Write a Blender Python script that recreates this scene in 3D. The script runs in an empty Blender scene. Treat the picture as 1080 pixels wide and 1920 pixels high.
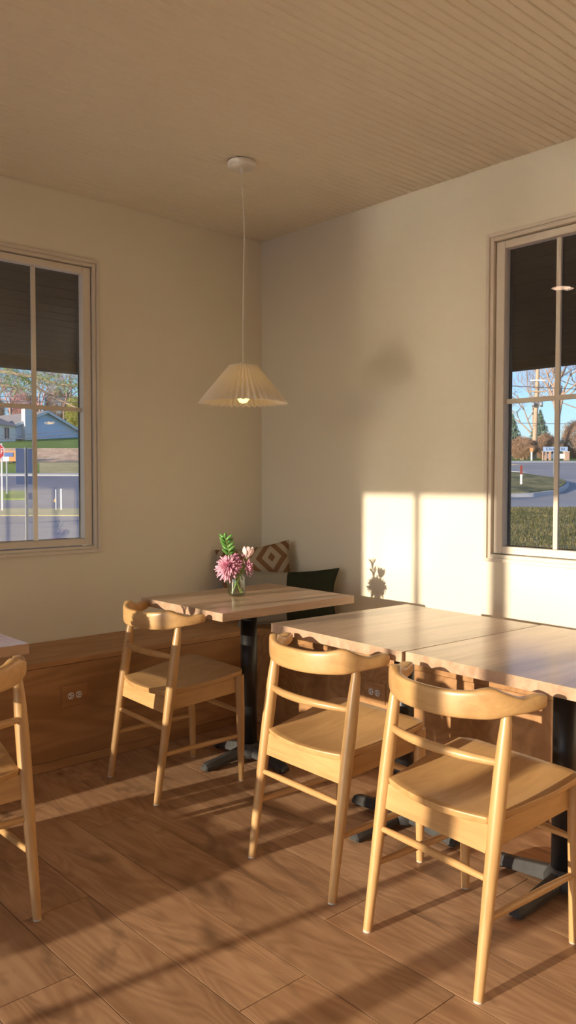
import bpy, math, random
from mathutils import Vector, Matrix
PI = math.pi
R_ = math.radians
scene = bpy.context.scene
col = scene.collection

# ------------------------------------------------------------------ camera
F_PX = 1534.7
CAM = Vector((-3.2279, -3.8193, 1.30))
_yaw, _pitch, _roll = R_(47.949), R_(-2.266), R_(-0.058)
FW = Vector((math.cos(_pitch)*math.cos(_yaw), math.cos(_pitch)*math.sin(_yaw), math.sin(_pitch)))
_r0 = Vector((math.sin(_yaw), -math.cos(_yaw), 0)); _u0 = _r0.cross(FW)
RT = _r0*math.cos(_roll) - _u0*math.sin(_roll)
UP = _u0*math.cos(_roll) + _r0*math.sin(_roll)
cd = bpy.data.cameras.new('camera'); cam = bpy.data.objects.new('camera', cd); col.objects.link(cam)
cd.sensor_fit = 'HORIZONTAL'; cd.sensor_width = 36.0; cd.lens = 36.0*F_PX/1080.0
cd.clip_start = 0.05; cd.clip_end = 1000
cam.matrix_world = Matrix(((RT.x, UP.x, -FW.x, CAM.x), (RT.y, UP.y, -FW.y, CAM.y), (RT.z, UP.z, -FW.z, CAM.z), (0, 0, 0, 1)))
scene.camera = cam
def wp(u, v, d):                     # a point of the view ray (u, v) at a true depth d in metres
    return CAM + (FW + RT*((u-540.0)/F_PX) - UP*((v-960.0)/F_PX))*d

# ------------------------------------------------------------------ light
SUN_AZ, SUN_EL = R_(-6.7), R_(10.3)
world = bpy.data.worlds.new('world'); scene.world = world; world.use_nodes = True
wn = world.node_tree.nodes; wl = world.node_tree.links; wn.clear()
sky = wn.new('ShaderNodeTexSky'); sky.sky_type = 'NISHITA'; sky.sun_disc = False
sky.sun_elevation = SUN_EL; sky.sun_rotation = math.atan2(-math.cos(SUN_AZ), -math.sin(SUN_AZ))
sky.air_density = 1.0; sky.dust_density = 0.6; sky.ozone_density = 3.0
bg = wn.new('ShaderNodeBackground'); bg.inputs['Strength'].default_value = 0.18
wo = wn.new('ShaderNodeOutputWorld')
stn = wn.new('ShaderNodeMix'); stn.data_type = 'RGBA'; stn.blend_type = 'MULTIPLY'; stn.inputs[0].default_value = 1.0
stn.inputs[7].default_value = (0.80, 0.88, 1.12, 1.0)
wl.new(sky.outputs[0], stn.inputs[6]); wl.new(stn.outputs[2], bg.inputs[0]); wl.new(bg.outputs[0], wo.inputs[0])
sd = bpy.data.lights.new('sun', 'SUN'); sun = bpy.data.objects.new('sun', sd); col.objects.link(sun)
sd.energy = 4.05; sd.color = (1.0, 0.84, 0.63); sd.angle = R_(0.45)
sdir = Vector((math.cos(SUN_EL)*math.cos(SUN_AZ), math.cos(SUN_EL)*math.sin(SUN_AZ), -math.sin(SUN_EL)))
sun.rotation_euler = sdir.to_track_quat('-Z', 'Y').to_euler(); sun.location = (-20, 4, 12)
scene.view_settings.view_transform = 'Standard'; scene.view_settings.look = 'None'
scene.view_settings.exposure = 0.60; scene.view_settings.gamma = 1.0
scene.view_settings.use_curve_mapping = False
scene.cycles.blur_glossy = 0.1; scene.cycles.sample_clamp_indirect = 80.0

# ------------------------------------------------------------------ materials
def nmat(name):
    m = bpy.data.materials.new(name); m.use_nodes = True
    nt = m.node_tree; nt.nodes.clear()
    out = nt.nodes.new('ShaderNodeOutputMaterial')
    return m, nt, out
def nd(nt, t, **kw):
    n = nt.nodes.new(t)
    for k, v in kw.items():
        if k in n.inputs: n.inputs[k].default_value = v
        else: setattr(n, k, v)
    return n
def c4(c): return (c[0], c[1], c[2], 1.0)
def mixcol(nt, fac, a, b, mode='MIX'):
    n = nt.nodes.new('ShaderNodeMix'); n.data_type = 'RGBA'; n.blend_type = mode
    for key, v in ((0, fac), (6, a), (7, b)):
        if isinstance(v, (int, float)): n.inputs[key].default_value = v
        elif isinstance(v, tuple): n.inputs[key].default_value = c4(v)
        else: nt.links.new(v, n.inputs[key])
    return n.outputs[2]
def plain(name, c, rough=0.6, metal=0.0, vary=0.06, scale=12.0, bump=0.0, bscale=200.0, spec=0.5, coat=0.0):
    m, nt, out = nmat(name)
    p = nd(nt, 'ShaderNodeBsdfPrincipled', Roughness=rough, Metallic=metal)
    p.inputs['Specular IOR Level'].default_value = spec; p.inputs['Coat Weight'].default_value = coat
    tc = nt.nodes.new('ShaderNodeTexCoord')
    nz = nd(nt, 'ShaderNodeTexNoise', Scale=scale, Detail=4.0)
    nt.links.new(tc.outputs['Object'], nz.inputs['Vector'])
    lo = tuple(x*(1-vary) for x in c); hi = tuple(min(1, x*(1+vary)) for x in c)
    nt.links.new(mixcol(nt, nz.outputs[0], lo, hi), p.inputs['Base Color'])
    if bump:
        n2 = nd(nt, 'ShaderNodeTexNoise', Scale=bscale, Detail=3.0)
        nt.links.new(tc.outputs['Object'], n2.inputs['Vector'])
        b = nd(nt, 'ShaderNodeBump', Strength=bump, Distance=0.002)
        nt.links.new(n2.outputs[0], b.inputs['Height']); nt.links.new(b.outputs[0], p.inputs['Normal'])
    nt.links.new(p.outputs[0], out.inputs[0])
    return m
def wood(name, dark, light, axis='x', rough=0.4, scale=1.0, tone=0.12, coat=0.0, coat_rough=0.2, figure=0.35, knots=False, spec=0.5, fine=60.0, rings=70.0):
    m, nt, out = nmat(name); L = nt.links.new
    p = nd(nt, 'ShaderNodeBsdfPrincipled', Roughness=rough)
    p.inputs['Specular IOR Level'].default_value = spec
    p.inputs['Coat Weight'].default_value = coat; p.inputs['Coat Roughness'].default_value = coat_rough
    tc = nt.nodes.new('ShaderNodeTexCoord'); oi = nt.nodes.new('ShaderNodeObjectInfo')
    off = nd(nt, 'ShaderNodeVectorMath', operation='SCALE'); off.inputs[0].default_value = (37.0, 91.0, 53.0)
    L(oi.outputs['Random'], off.inputs['Scale'])
    add = nd(nt, 'ShaderNodeVectorMath', operation='ADD'); L(tc.outputs['Object'], add.inputs[0]); L(off.outputs[0], add.inputs[1])
    def mapped(al, ac):
        mp = nt.nodes.new('ShaderNodeMapping'); s = [ac, ac, ac]; s['xyz'.index(axis)] = al
        mp.inputs['Scale'].default_value = s; L(add.outputs[0], mp.inputs['Vector']); return mp.outputs[0]
    n1 = nd(nt, 'ShaderNodeTexNoise', Scale=1.0, Detail=5.0, Roughness=0.6, Distortion=0.6); L(mapped(1.6*scale, 11*scale), n1.inputs['Vector'])
    w = nd(nt, 'ShaderNodeTexNoise', Scale=1.0, Detail=2.0, Distortion=0.4); L(mapped(0.9*scale, 5*scale), w.inputs['Vector'])
    sn = nd(nt, 'ShaderNodeMath', operation='MULTIPLY'); sn.inputs[1].default_value = rings; L(w.outputs[0], sn.inputs[0])
    s2 = nd(nt, 'ShaderNodeMath', operation='SINE'); L(sn.outputs[0], s2.inputs[0])
    n2 = nd(nt, 'ShaderNodeTexNoise', Scale=1.0, Detail=4.0); L(mapped(2.5*scale, fine*scale), n2.inputs['Vector'])
    a = nd(nt, 'ShaderNodeMapRange'); a.inputs[1].default_value = 0.3; a.inputs[2].default_value = 0.7; L(n1.outputs[0], a.inputs[0])
    f = nd(nt, 'ShaderNodeMath', operation='MULTIPLY_ADD'); f.inputs[1].default_value = 0.14*figure/0.35; L(s2.outputs[0], f.inputs[0]); L(a.outputs[0], f.inputs[2])
    g = nd(nt, 'ShaderNodeMath', operation='MULTIPLY_ADD'); g.inputs[1].default_value = 0.5; L(n2.outputs[0], g.inputs[0])
    g2 = nd(nt, 'ShaderNodeMath', operation='SUBTRACT'); g2.inputs[1].default_value = 0.25; L(f.outputs[0], g2.inputs[0]); L(g2.outputs[0], g.inputs[2])
    g.use_clamp = True
    c = mixcol(nt, g.outputs[0], dark, light)
    if knots:
        kn = nd(nt, 'ShaderNodeTexNoise', Scale=1.0, Detail=3.0, Distortion=1.2); L(mapped(2.2, 6.5), kn.inputs['Vector'])
        kr = nd(nt, 'ShaderNodeMapRange'); kr.inputs[1].default_value = 0.57; kr.inputs[2].default_value = 0.76; L(kn.outputs[0], kr.inputs[0])
        c = mixcol(nt, kr.outputs[0], c, tuple(x*0.45 for x in dark))
    hv = nd(nt, 'ShaderNodeHueSaturation'); L(c, hv.inputs['Color'])
    rv = nd(nt, 'ShaderNodeMapRange'); rv.inputs[3].default_value = 1-tone; rv.inputs[4].default_value = 1+tone
    L(oi.outputs['Random'], rv.inputs[0]); L(rv.outputs[0], hv.inputs['Value'])
    L(hv.outputs[0], p.inputs['Base Color'])
    b = nd(nt, 'ShaderNodeBump', Strength=0.08, Distance=0.001); L(n2.outputs[0], b.inputs['Height']); L(b.outputs[0], p.inputs['Normal'])
    L(p.outputs[0], out.inputs[0])
    return m
def clear_glass(name, tint=(1, 1, 1), f0=0.045, rough=0.0, edge=0.0):
    m, nt, out = nmat(name); L = nt.links.new
    lw = nd(nt, 'ShaderNodeLayerWeight', Blend=0.5)
    pw = nd(nt, 'ShaderNodeMath', operation='POWER'); pw.inputs[1].default_value = 5.0; L(lw.outputs['Facing'], pw.inputs[0])
    ma = nd(nt, 'ShaderNodeMath', operation='MULTIPLY_ADD'); ma.inputs[1].default_value = 0.9; ma.inputs[2].default_value = f0; L(pw.outputs[0], ma.inputs[0])
    tr = nt.nodes.new('ShaderNodeBsdfTransparent'); tr.inputs[0].default_value = c4(tint)
    if edge:
        p3 = nd(nt, 'ShaderNodeMath', operation='POWER'); p3.inputs[1].default_value = 2.5; L(lw.outputs['Facing'], p3.inputs[0])
        L(mixcol(nt, p3.outputs[0], tint, tuple(x*(1-edge) for x in tint)), tr.inputs[0])
    gl = nd(nt, 'ShaderNodeBsdfGlossy', Roughness=rough)
    mx = nt.nodes.new('ShaderNodeMixShader'); L(ma.outputs[0], mx.inputs[0]); L(tr.outputs[0], mx.inputs[1]); L(gl.outputs[0], mx.inputs[2])
    L(mx.outputs[0], out.inputs[0])
    return m
def emissive(name, c, s):
    m, nt, out = nmat(name); e = nd(nt, 'ShaderNodeEmission', Strength=s); e.inputs[0].default_value = c4(c)
    nt.links.new(e.outputs[0], out.inputs[0]); return m
def paper(name, c, trans=0.45):
    m, nt, out = nmat(name); L = nt.links.new
    d = nt.nodes.new('ShaderNodeBsdfDiffuse'); d.inputs[0].default_value = c4(c)
    t = nt.nodes.new('ShaderNodeBsdfTranslucent'); t.inputs[0].default_value = c4(c)
    mx = nt.nodes.new('ShaderNodeMixShader'); mx.inputs[0].default_value = trans
    L(d.outputs[0], mx.inputs[1]); L(t.outputs[0], mx.inputs[2]); L(mx.outputs[0], out.inputs[0]); return m
def patterned_fabric(name, ca, cb):
    m, nt, out = nmat(name); L = nt.links.new
    p = nd(nt, 'ShaderNodeBsdfPrincipled', Roughness=0.9); p.inputs['Specular IOR Level'].default_value = 0.1
    tc = nt.nodes.new('ShaderNodeTexCoord'); sp = nt.nodes.new('ShaderNodeSeparateXYZ'); L(tc.outputs['Object'], sp.inputs[0])
    def M(op, a, b=None, c=None):
        n = nd(nt, 'ShaderNodeMath', operation=op)
        for i, v in enumerate((a, b, c)):
            if v is None: continue
            if isinstance(v, (int, float)): n.inputs[i].default_value = v
            else: L(v, n.inputs[i])
        return n.outputs[0]
    def tri(s, per, off): return M('ABSOLUTE', M('SUBTRACT', M('FRACT', M('MULTIPLY_ADD', s, 1.0/per, off)), 0.5))
    d = M('ADD', tri(sp.outputs[0], 0.235, 0.06), tri(sp.outputs[2], 0.30, 0.12))
    s = M('GREATER_THAN', M('FRACT', M('MULTIPLY_ADD', d, 3.4, 0.18)), 0.5)
    nz = nd(nt, 'ShaderNodeTexNoise', Scale=260.0); L(tc.outputs['Object'], nz.inputs['Vector'])
    c = mixcol(nt, s, ca, cb)
    L(mixcol(nt, M('MULTIPLY', nz.outputs[0], 0.35), c, tuple(x*0.6 for x in ca)), p.inputs['Base Color'])
    L(p.outputs[0], out.inputs[0]); return m
def split_fabric(name, ca, cb, at):
    m, nt, out = nmat(name); L = nt.links.new
    p = nd(nt, 'ShaderNodeBsdfPrincipled', Roughness=0.9); p.inputs['Specular IOR Level'].default_value = 0.1
    tc = nt.nodes.new('ShaderNodeTexCoord'); sp = nt.nodes.new('ShaderNodeSeparateXYZ'); L(tc.outputs['Object'], sp.inputs[0])
    g = nd(nt, 'ShaderNodeMath', operation='GREATER_THAN'); g.inputs[1].default_value = at; L(sp.outputs[0], g.inputs[0])
    nz = nd(nt, 'ShaderNodeTexNoise', Scale=300.0); L(tc.outputs['Object'], nz.inputs['Vector'])
    c = mixcol(nt, g.outputs[0], ca, cb)
    hv = nd(nt, 'ShaderNodeHueSaturation'); L(c, hv.inputs['Color'])
    mr = nd(nt, 'ShaderNodeMapRange'); mr.inputs[3].default_value = 0.7; mr.inputs[4].default_value = 1.3; L(nz.outputs[0], mr.inputs[0]); L(mr.outputs[0], hv.inputs['Value'])
    L(hv.outputs[0], p.inputs['Base Color']); L(p.outputs[0], out.inputs[0]); return m
def ground_mat(name, a, b, scale=0.8, fine=14.0):
    m, nt, out = nmat(name); L = nt.links.new
    p = nd(nt, 'ShaderNodeBsdfPrincipled', Roughness=0.95); p.inputs['Specular IOR Level'].default_value = 0.1
    tc = nt.nodes.new('ShaderNodeTexCoord')
    n1 = nd(nt, 'ShaderNodeTexNoise', Scale=scale, Detail=6.0); n2 = nd(nt, 'ShaderNodeTexNoise', Scale=fine, Detail=4.0)
    for n in (n1, n2): L(tc.outputs['Object'], n.inputs['Vector'])
    ad = nd(nt, 'ShaderNodeMath', operation='ADD'); L(n1.outputs[0], ad.inputs[0]); L(n2.outputs[0], ad.inputs[1])
    mr = nd(nt, 'ShaderNodeMapRange'); mr.inputs[1].default_value = 0.75; mr.inputs[2].default_value = 1.25; L(ad.outputs[0], mr.inputs[0])
    L(mixcol(nt, mr.outputs[0], a, b), p.inputs['Base Color']); L(p.outputs[0], out.inputs[0]); return m

M_WALL = plain('wall_paint', (0.88, 0.83, 0.69), 0.85, vary=0.015, scale=3, bump=0.05, bscale=90, spec=0.25)
M_TRIM = plain('trim_paint', (0.76, 0.695, 0.60), 0.5, vary=0.02, scale=8)
M_CEIL = plain('ceiling_paint', (0.88, 0.82, 0.68), 0.55, vary=0.02, scale=2, spec=0.35)
M_CEILGAP = plain('ceiling_groove_dark', (0.40, 0.35, 0.28), 0.8)  # grooves toned darker than the boards for contrast
M_FLOOR = wood('floor_plank_wood', (0.36, 0.20, 0.108), (0.58, 0.365, 0.215), 'y', rough=0.45, scale=1.0, tone=0.11, figure=0.42, knots=True, fine=75.0, rings=130.0)
M_SUB = plain('subfloor_dark', (0.10, 0.055, 0.03), 0.9)
M_CHX = wood('chair_wood_lengthwise', (0.53, 0.305, 0.120), (0.68, 0.425, 0.185), 'x', rough=0.38, tone=0.05, coat=0.25, coat_rough=0.25, figure=0.25, scale=1.6)
M_CHY = wood('chair_wood_crosswise', (0.53, 0.305, 0.120), (0.68, 0.425, 0.185), 'y', rough=0.38, tone=0.05, coat=0.25, coat_rough=0.25, figure=0.25, scale=1.6)
M_CHZ = wood('chair_wood_upright', (0.53, 0.305, 0.120), (0.68, 0.425, 0.185), 'z', rough=0.36, tone=0.05, coat=0.3, coat_rough=0.25, figure=0.2, scale=1.6)
M_TAB = wood('table_maple', (0.46, 0.30, 0.195), (0.66, 0.475, 0.335), 'x', rough=0.34, tone=0.07, coat=0.6, coat_rough=0.18, figure=0.25, scale=1.3)
M_BENX = wood('bench_plywood', (0.36, 0.18, 0.070), (0.52, 0.285, 0.125), 'x', rough=0.45, tone=0.05, figure=0.6, scale=0.8)
M_BENY = wood('bench_plywood_side', (0.36, 0.18, 0.070), (0.52, 0.285, 0.125), 'y', rough=0.45, tone=0.05, figure=0.6, scale=0.8)
M_BLACK = plain('black_powdercoat', (0.013, 0.013, 0.014), 0.4, vary=0.2, scale=30)
M_IRON = plain('dusty_cast_iron', (0.045, 0.045, 0.045), 0.62, vary=0.6, scale=25, bump=0.3, bscale=120)
M_GLIDE = plain('pale_foot_glide', (0.7, 0.66, 0.58), 0.5)
M_WHITE = plain('white_plastic', (0.78, 0.76, 0.72), 0.4, vary=0.02)
M_CORD = plain('white_cord', (0.72, 0.69, 0.63), 0.5, vary=0.02)
M_SLOT = plain('dark_slot', (0.03, 0.025, 0.02), 0.7)
M_GLASS = clear_glass('window_glass', f0=0.045)
M_SASHDARK = plain('dark_glazing_gasket', (0.02, 0.018, 0.016), 0.6)
M_JAR = clear_glass('jar_glass', (0.95, 0.98, 0.94), f0=0.08, rough=0.02, edge=0.22)
M_WATER = clear_glass('vase_water', (0.93, 0.97, 0.92), f0=0.03, rough=0.0, edge=0.08)
M_SHADE = paper('pleated_paper', (0.97, 0.93, 0.88), 0.38)
M_BULB = emissive('bulb_glow', (1.0, 0.60, 0.10), 4.5)
M_DOWN = emissive('downlight_glow', (1.0, 0.62, 0.42), 6.5)
M_PATT = patterned_fabric('diamond_print_fabric', (0.26, 0.145, 0.075), (0.52, 0.44, 0.33))
M_LUMB = split_fabric('two_tone_fabric', (0.30, 0.28, 0.23), (0.03, 0.035, 0.022), 0.0)
M_PINK = plain('mum_petal', (0.84, 0.42, 0.56), 0.6, vary=0.25, scale=40)
M_PINK2 = plain('stock_petal', (0.78, 0.36, 0.58), 0.6, vary=0.3, scale=60)
M_TULIP = plain('tulip_petal', (0.90, 0.66, 0.66), 0.45, vary=0.12, scale=30)
M_STEM = plain('flower_stem', (0.30, 0.45, 0.10), 0.5, vary=0.2, scale=40)
M_LEAF = plain('green_leaf', (0.10, 0.28, 0.05), 0.4, vary=0.35, scale=40)

# ------------------------------------------------------------------ mesh helpers
class MB:
    def __init__(s): s.v = []; s.f = []; s.sm = []
    def add(s, vs, fs, smooth=False):
        o = len(s.v); s.v += [tuple(v) for v in vs]; s.f += [tuple(i+o for i in f) for f in fs]; s.sm += [smooth]*len(fs); return s
    def box(s, x0, x1, y0, y1, z0, z1):
        return s.add([(x0,y0,z0),(x1,y0,z0),(x1,y1,z0),(x0,y1,z0),(x0,y0,z1),(x1,y0,z1),(x1,y1,z1),(x0,y1,z1)],
                     [(0,3,2,1),(4,5,6,7),(0,1,5,4),(1,2,6,5),(2,3,7,6),(3,0,4,7)])
    def bar(s, a, b, w, h, upv=(0,0,1)):          # rectangular bar from a to b
        a, b = Vector(a), Vector(b); d = (b-a).normalized(); u = Vector(upv); r = d.cross(u).normalized(); u = r.cross(d)
        vs = []
        for p in (a, b):
            for sx, sz in ((-1,-1),(1,-1),(1,1),(-1,1)): vs.append(p + r*sx*w/2 + u*sz*h/2)
        return s.add(vs, [(3,2,1,0),(4,5,6,7),(0,1,5,4),(1,2,6,5),(2,3,7,6),(3,0,4,7)])
    def tube(s, pts, rad, n=10, cap=True, smooth=True):
        pts = [Vector(p) for p in pts]
        if isinstance(rad, (int, float)): rad = [rad]*len(pts)
        vs, fs = [], []; ref = None
        for i, p in enumerate(pts):
            t = (pts[min(i+1, len(pts)-1)] - pts[max(i-1, 0)]).normalized()
            if ref is None:
                ref = Vector((0,0,1)) if abs(t.z) < 0.9 else Vector((1,0,0))
            r = t.cross(ref).normalized(); u = r.cross(t).normalized(); ref = u
            for k in range(n):
                a = 2*PI*k/n; vs.append(p + r*math.cos(a)*rad[i] + u*math.sin(a)*rad[i])
        m = len(pts)
        for i in range(m-1):
            for k in range(n):
                k2 = (k+1) % n; fs.append((i*n+k, i*n+k2, (i+1)*n+k2, (i+1)*n+k))
        s.add(vs, fs, smooth)
        if cap: s.add(vs[:n], [tuple(range(n-1, -1, -1))]); s.add(vs[-n:], [tuple(range(n))])
        return s
    def lathe(s, prof, n=24, c=(0,0,0), smooth=True, close=False):
        vs, fs = [], []; m = len(prof)
        for r, z in prof:
            for k in range(n):
                a = 2*PI*k/n; vs.append((c[0]+r*math.cos(a), c[1]+r*math.sin(a), c[2]+z))
        for i in range(m if close else m-1):
            j = (i+1) % m
            for k in range(n):
                k2 = (k+1) % n; fs.append((i*n+k, i*n+k2, j*n+k2, j*n+k))
        return s.add(vs, fs, smooth)
    def prism(s, poly, z0, z1):
        n = len(poly); vs = [(x, y, z0) for x, y in poly] + [(x, y, z1) for x, y in poly]
        fs = [tuple(range(n-1, -1, -1)), tuple(range(n, 2*n))] + [(i, (i+1) % n, n+(i+1) % n, n+i) for i in range(n)]
        return s.add(vs, fs)
    def sections(s, secs, smooth=True, cap=True):
        n = len(secs[0]); vs = [p for sc in secs for p in sc]; fs = []
        for i in range(len(secs)-1):
            for k in range(n):
                k2 = (k+1) % n; fs.append((i*n+k, i*n+k2, (i+1)*n+k2, (i+1)*n+k))
        s.add(vs, fs, smooth)
        if cap: s.add(secs[0], [tuple(range(n-1, -1, -1))], smooth); s.add(secs[-1], [tuple(range(n))], smooth)
        return s
    def ring(s, hx, hz, wx, wz, y0, y1, cx=0.0, cz=0.0):   # rectangular frame in the xz plane, outer half sizes hx,hz, widths wx,wz
        s.box(cx-hx, cx-hx+wx, y0, y1, cz-hz, cz+hz); s.box(cx+hx-wx, cx+hx, y0, y1, cz-hz, cz+hz)
        s.box(cx-hx+wx, cx+hx-wx, y0, y1, cz-hz, cz-hz+wz); s.box(cx-hx+wx, cx+hx-wx, y0, y1, cz+hz-wz, cz+hz); return s
    def mesh(s, name, mat):
        me = bpy.data.meshes.new(name); me.from_pydata(s.v, [], s.f)
        me.polygons.foreach_set('use_smooth', s.sm); me.materials.append(mat); me.update(); return me
    def build(s, name, mat, parent=None, loc=(0,0,0), rz=0.0, bevel=0.0):
        o = bpy.data.objects.new(name, s.mesh(name, mat)); col.objects.link(o)
        o.location = loc; o.rotation_euler = (0, 0, rz)
        if parent: o.parent = parent
        if bevel:
            b = o.modifiers.new('bevel', 'BEVEL'); b.width = bevel; b.segments = 2; b.limit_method = 'ANGLE'; b.angle_limit = R_(50)
        return o
def empty(name, loc=(0,0,0), rz=0.0, parent=None):
    o = bpy.data.objects.new(name, None); col.objects.link(o); o.location = loc; o.rotation_euler = (0, 0, rz)
    o.empty_display_size = 0.1
    if parent: o.parent = parent
    return o
def tag(o, label=None, cat=None, group=None, kind=None):
    if label: o['label'] = label
    if cat: o['category'] = cat
    if group: o['group'] = group
    if kind: o['kind'] = kind
    return o
def struct(o, label, cat): return tag(o, label, cat, kind='structure')
def copy_tree(o, parent=None):
    c = o.copy(); col.objects.link(c); c.parent = parent
    for ch in o.children: copy_tree(ch, c)
    return c
def catmull(P, n):
    out = []
    for i in range(len(P)-1):
        p0, p1, p2, p3 = P[max(i-1,0)], P[i], P[i+1], P[min(i+2,len(P)-1)]
        for k in range(n):
            t = k/n
            out.append(tuple(0.5*(2*b + (c-a)*t + (2*a-5*b+4*c-d)*t*t + (3*b-a-3*c+d)*t**3) for a, b, c, d in zip(p0, p1, p2, p3)))
    out.append(tuple(P[-1])); return out

# ------------------------------------------------------------------ room shell
XW, YB, ZC = -6.70, -6.2, 2.73           # sun-window wall, back wall, ceiling height
WT = 0.16
WCX_L, WCY_R = -1.435, -1.944            # centres of the two windows in view
WZ0, WZ1, WHX = 0.923, 2.42, 0.335       # casing bottom, top, half width
WCZ, WHZ = (WZ0+WZ1)/2, (WZ1-WZ0)/2
def wall_with_hole(lo, hi, z1, holes):   # boxes of a wall along its own x axis, 0..WT in y
    mb = MB(); cur = lo
    for a, b, za, zb in holes:
        mb.box(cur, a, 0, WT, -0.12, z1); mb.box(a, b, 0, WT, -0.12, za); mb.box(a, b, 0, WT, zb, z1); cur = b
    mb.box(cur, hi, 0, WT, -0.12, z1); return mb
hw = WHX-0.02
o = wall_with_hole(XW-WT, WT, ZC+0.15, [(WCX_L-hw, WCX_L+hw, WZ0+0.02, WZ1-0.02)]).build('wall_left', M_WALL)
struct(o, 'cream painted wall left of the corner, behind the long bench', 'wall')
mb = wall_with_hole(-WT, -YB+WT, ZC+0.15, [(-WCY_R-hw, -WCY_R+hw, WZ0+0.02, WZ1-0.02)])
o = mb.build('wall_right', M_WALL, rz=-PI/2)      # local +x -> world -y, local +y -> world +x
struct(o, 'cream painted wall right of the corner with the sunlit patch', 'wall')
o = MB().box(XW-WT, WT, YB-WT, YB, -0.12, ZC+0.15).build('wall_back', M_WALL)
struct(o, 'cream painted wall behind the viewer', 'wall')
SW_Z0, SW_Z1 = 0.12, 2.475
SW_Y0, SW_Y1 = -0.042, -5.40
mb = MB()
mb.box(XW-WT, XW, YB, 0, -0.12, SW_Z0).box(XW-WT, XW, YB, 0, SW_Z1, ZC+0.15)
mb.box(XW-WT, XW, SW_Y0, 0, SW_Z0, SW_Z1).box(XW-WT, XW, YB, SW_Y1, SW_Z0, SW_Z1)
o = mb.build('wall_front', M_WALL); struct(o, 'cream wall with the tall sun-facing shop windows', 'wall')

# tall windows the evening sun comes through: a row of frames with one upright bar each
mulls = [(-0.042, 0.0), (-0.892, 0.085), (-1.865, 0.09), (-2.85, 0.09), (-3.82, 0.09), (-4.79, 0.09), (-5.40, 0.0)]
bars = [-0.412, -1.465, -2.38, -3.33, -4.30, None]
for i in range(len(mulls)-1):
    y0 = mulls[i][0]-mulls[i][1]/2; y1 = mulls[i+1][0]+mulls[i+1][1]/2
    w = empty('window_%d' % (i+3), (XW, (y0+y1)/2, SW_Z0)); struct(w, 'tall shop window pane number %s from the corner' % ['one','two','three','four','five','six'][i], 'window')
    h = (y0-y1)/2
    fm = MB(); fm.box(-0.10, -0.04, -h, h, 0, 0.03).box(-0.10, -0.04, -h, h, SW_Z1-SW_Z0-0.006, SW_Z1-SW_Z0)
    if i > 0: fm.box(-0.10, -0.02, h, h+mulls[i][1], 0, SW_Z1-SW_Z0)
    fm.build('frame', M_TRIM, w)
    if bars[i] is not None:
        by = bars[i]-(y0+y1)/2
        MB().box(-0.085, -0.055, by-0.018, by+0.018, 0.03, SW_Z1-SW_Z0-0.006).build('muntin', M_TRIM, w)
    MB().box(-0.072, -0.068, -h, h, 0.03, SW_Z1-SW_Z0-0.006).build('pane', M_GLASS, w)

# floor: subfloor slab and single planks
floor = MB().box(XW-WT, WT, YB-WT, WT, -0.12, -0.012).build('floor', M_SUB)
struct(floor, 'brown wood-look plank floor', 'floor')
PW, PL = 0.2240, 1.50
pm = MB()
g = 0.0011; hx, hy = PW/2-g, PL/2-g; c = 0.0005
pm.add([(-hx,-hy,-0.012),(hx,-hy,-0.012),(hx,hy,-0.012),(-hx,hy,-0.012),(-hx,-hy,-c),(hx,-hy,-c),(hx,hy,-c),(-hx,hy,-c),
        (-hx+c,-hy+c,0),(hx-c,-hy+c,0),(hx-c,hy-c,0),(-hx+c,hy-c,0)],
       [(0,3,2,1),(0,1,5,4),(1,2,6,5),(2,3,7,6),(3,0,4,7),(4,5,9,8),(5,6,10,9),(6,7,11,10),(7,4,8,11),(8,9,10,11)])
pmesh = pm.mesh('plank', M_FLOOR)
ends = {0: -2.135, 1: -2.605, 2: -2.291, 3: -1.543, 4: -1.884}      # end joint seen in each row, row 0 is x -1.56..-1.335
rng = random.Random(4)
k = -7
while True:
    xc = -1.336-PW/2-k*PW
    if xc < XW+0.02: break
    e = ends.get(k, rng.uniform(-PL, 0)); y = e
    while y < 0.0: y += PL
    while y > YB:
        ya, yb = max(y-PL, YB), min(y, 0.0)
        if yb-ya > 0.02:
            o = bpy.data.objects.new('plank', pmesh); col.objects.link(o); o.parent = floor
            o.location = (xc, (ya+yb)/2, 0); o.scale = (1, (yb-ya)/PL, 1)
            if xc+PW/2 > 0: o.scale[0] = max(0.05, (0-(xc-PW/2))/PW); o.location[0] = xc-PW/2*(1-o.scale[0])
        y -= PL
    k += 1

# ceiling: slab and narrow beadboard strips running along x
ceil = MB().box(XW-WT, WT, YB-WT, WT, ZC+0.006, ZC+0.14).build('ceiling', M_CEILGAP)
struct(ceil, 'cream painted beadboard ceiling', 'ceiling')
BW = 0.0406
bm_ = MB(); L_ = -XW; h = BW/2-0.0014; q = 0.0042
prof = [(-h, 0.006), (-h, q), (-h+q*0.8, 0), (h-q*0.8, 0), (h, q), (h, 0.006)]
bm_.sections([[(0, y, z) for y, z in prof], [(L_, y, z) for y, z in prof]], smooth=False)
bmesh_ = bm_.mesh('board', M_CEIL)
n = int(-YB/BW)
for i in range(n):
    o = bpy.data.objects.new('board', bmesh_); col.objects.link(o); o.parent = ceil; o.location = (XW, -BW/2-i*BW, ZC)

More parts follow.
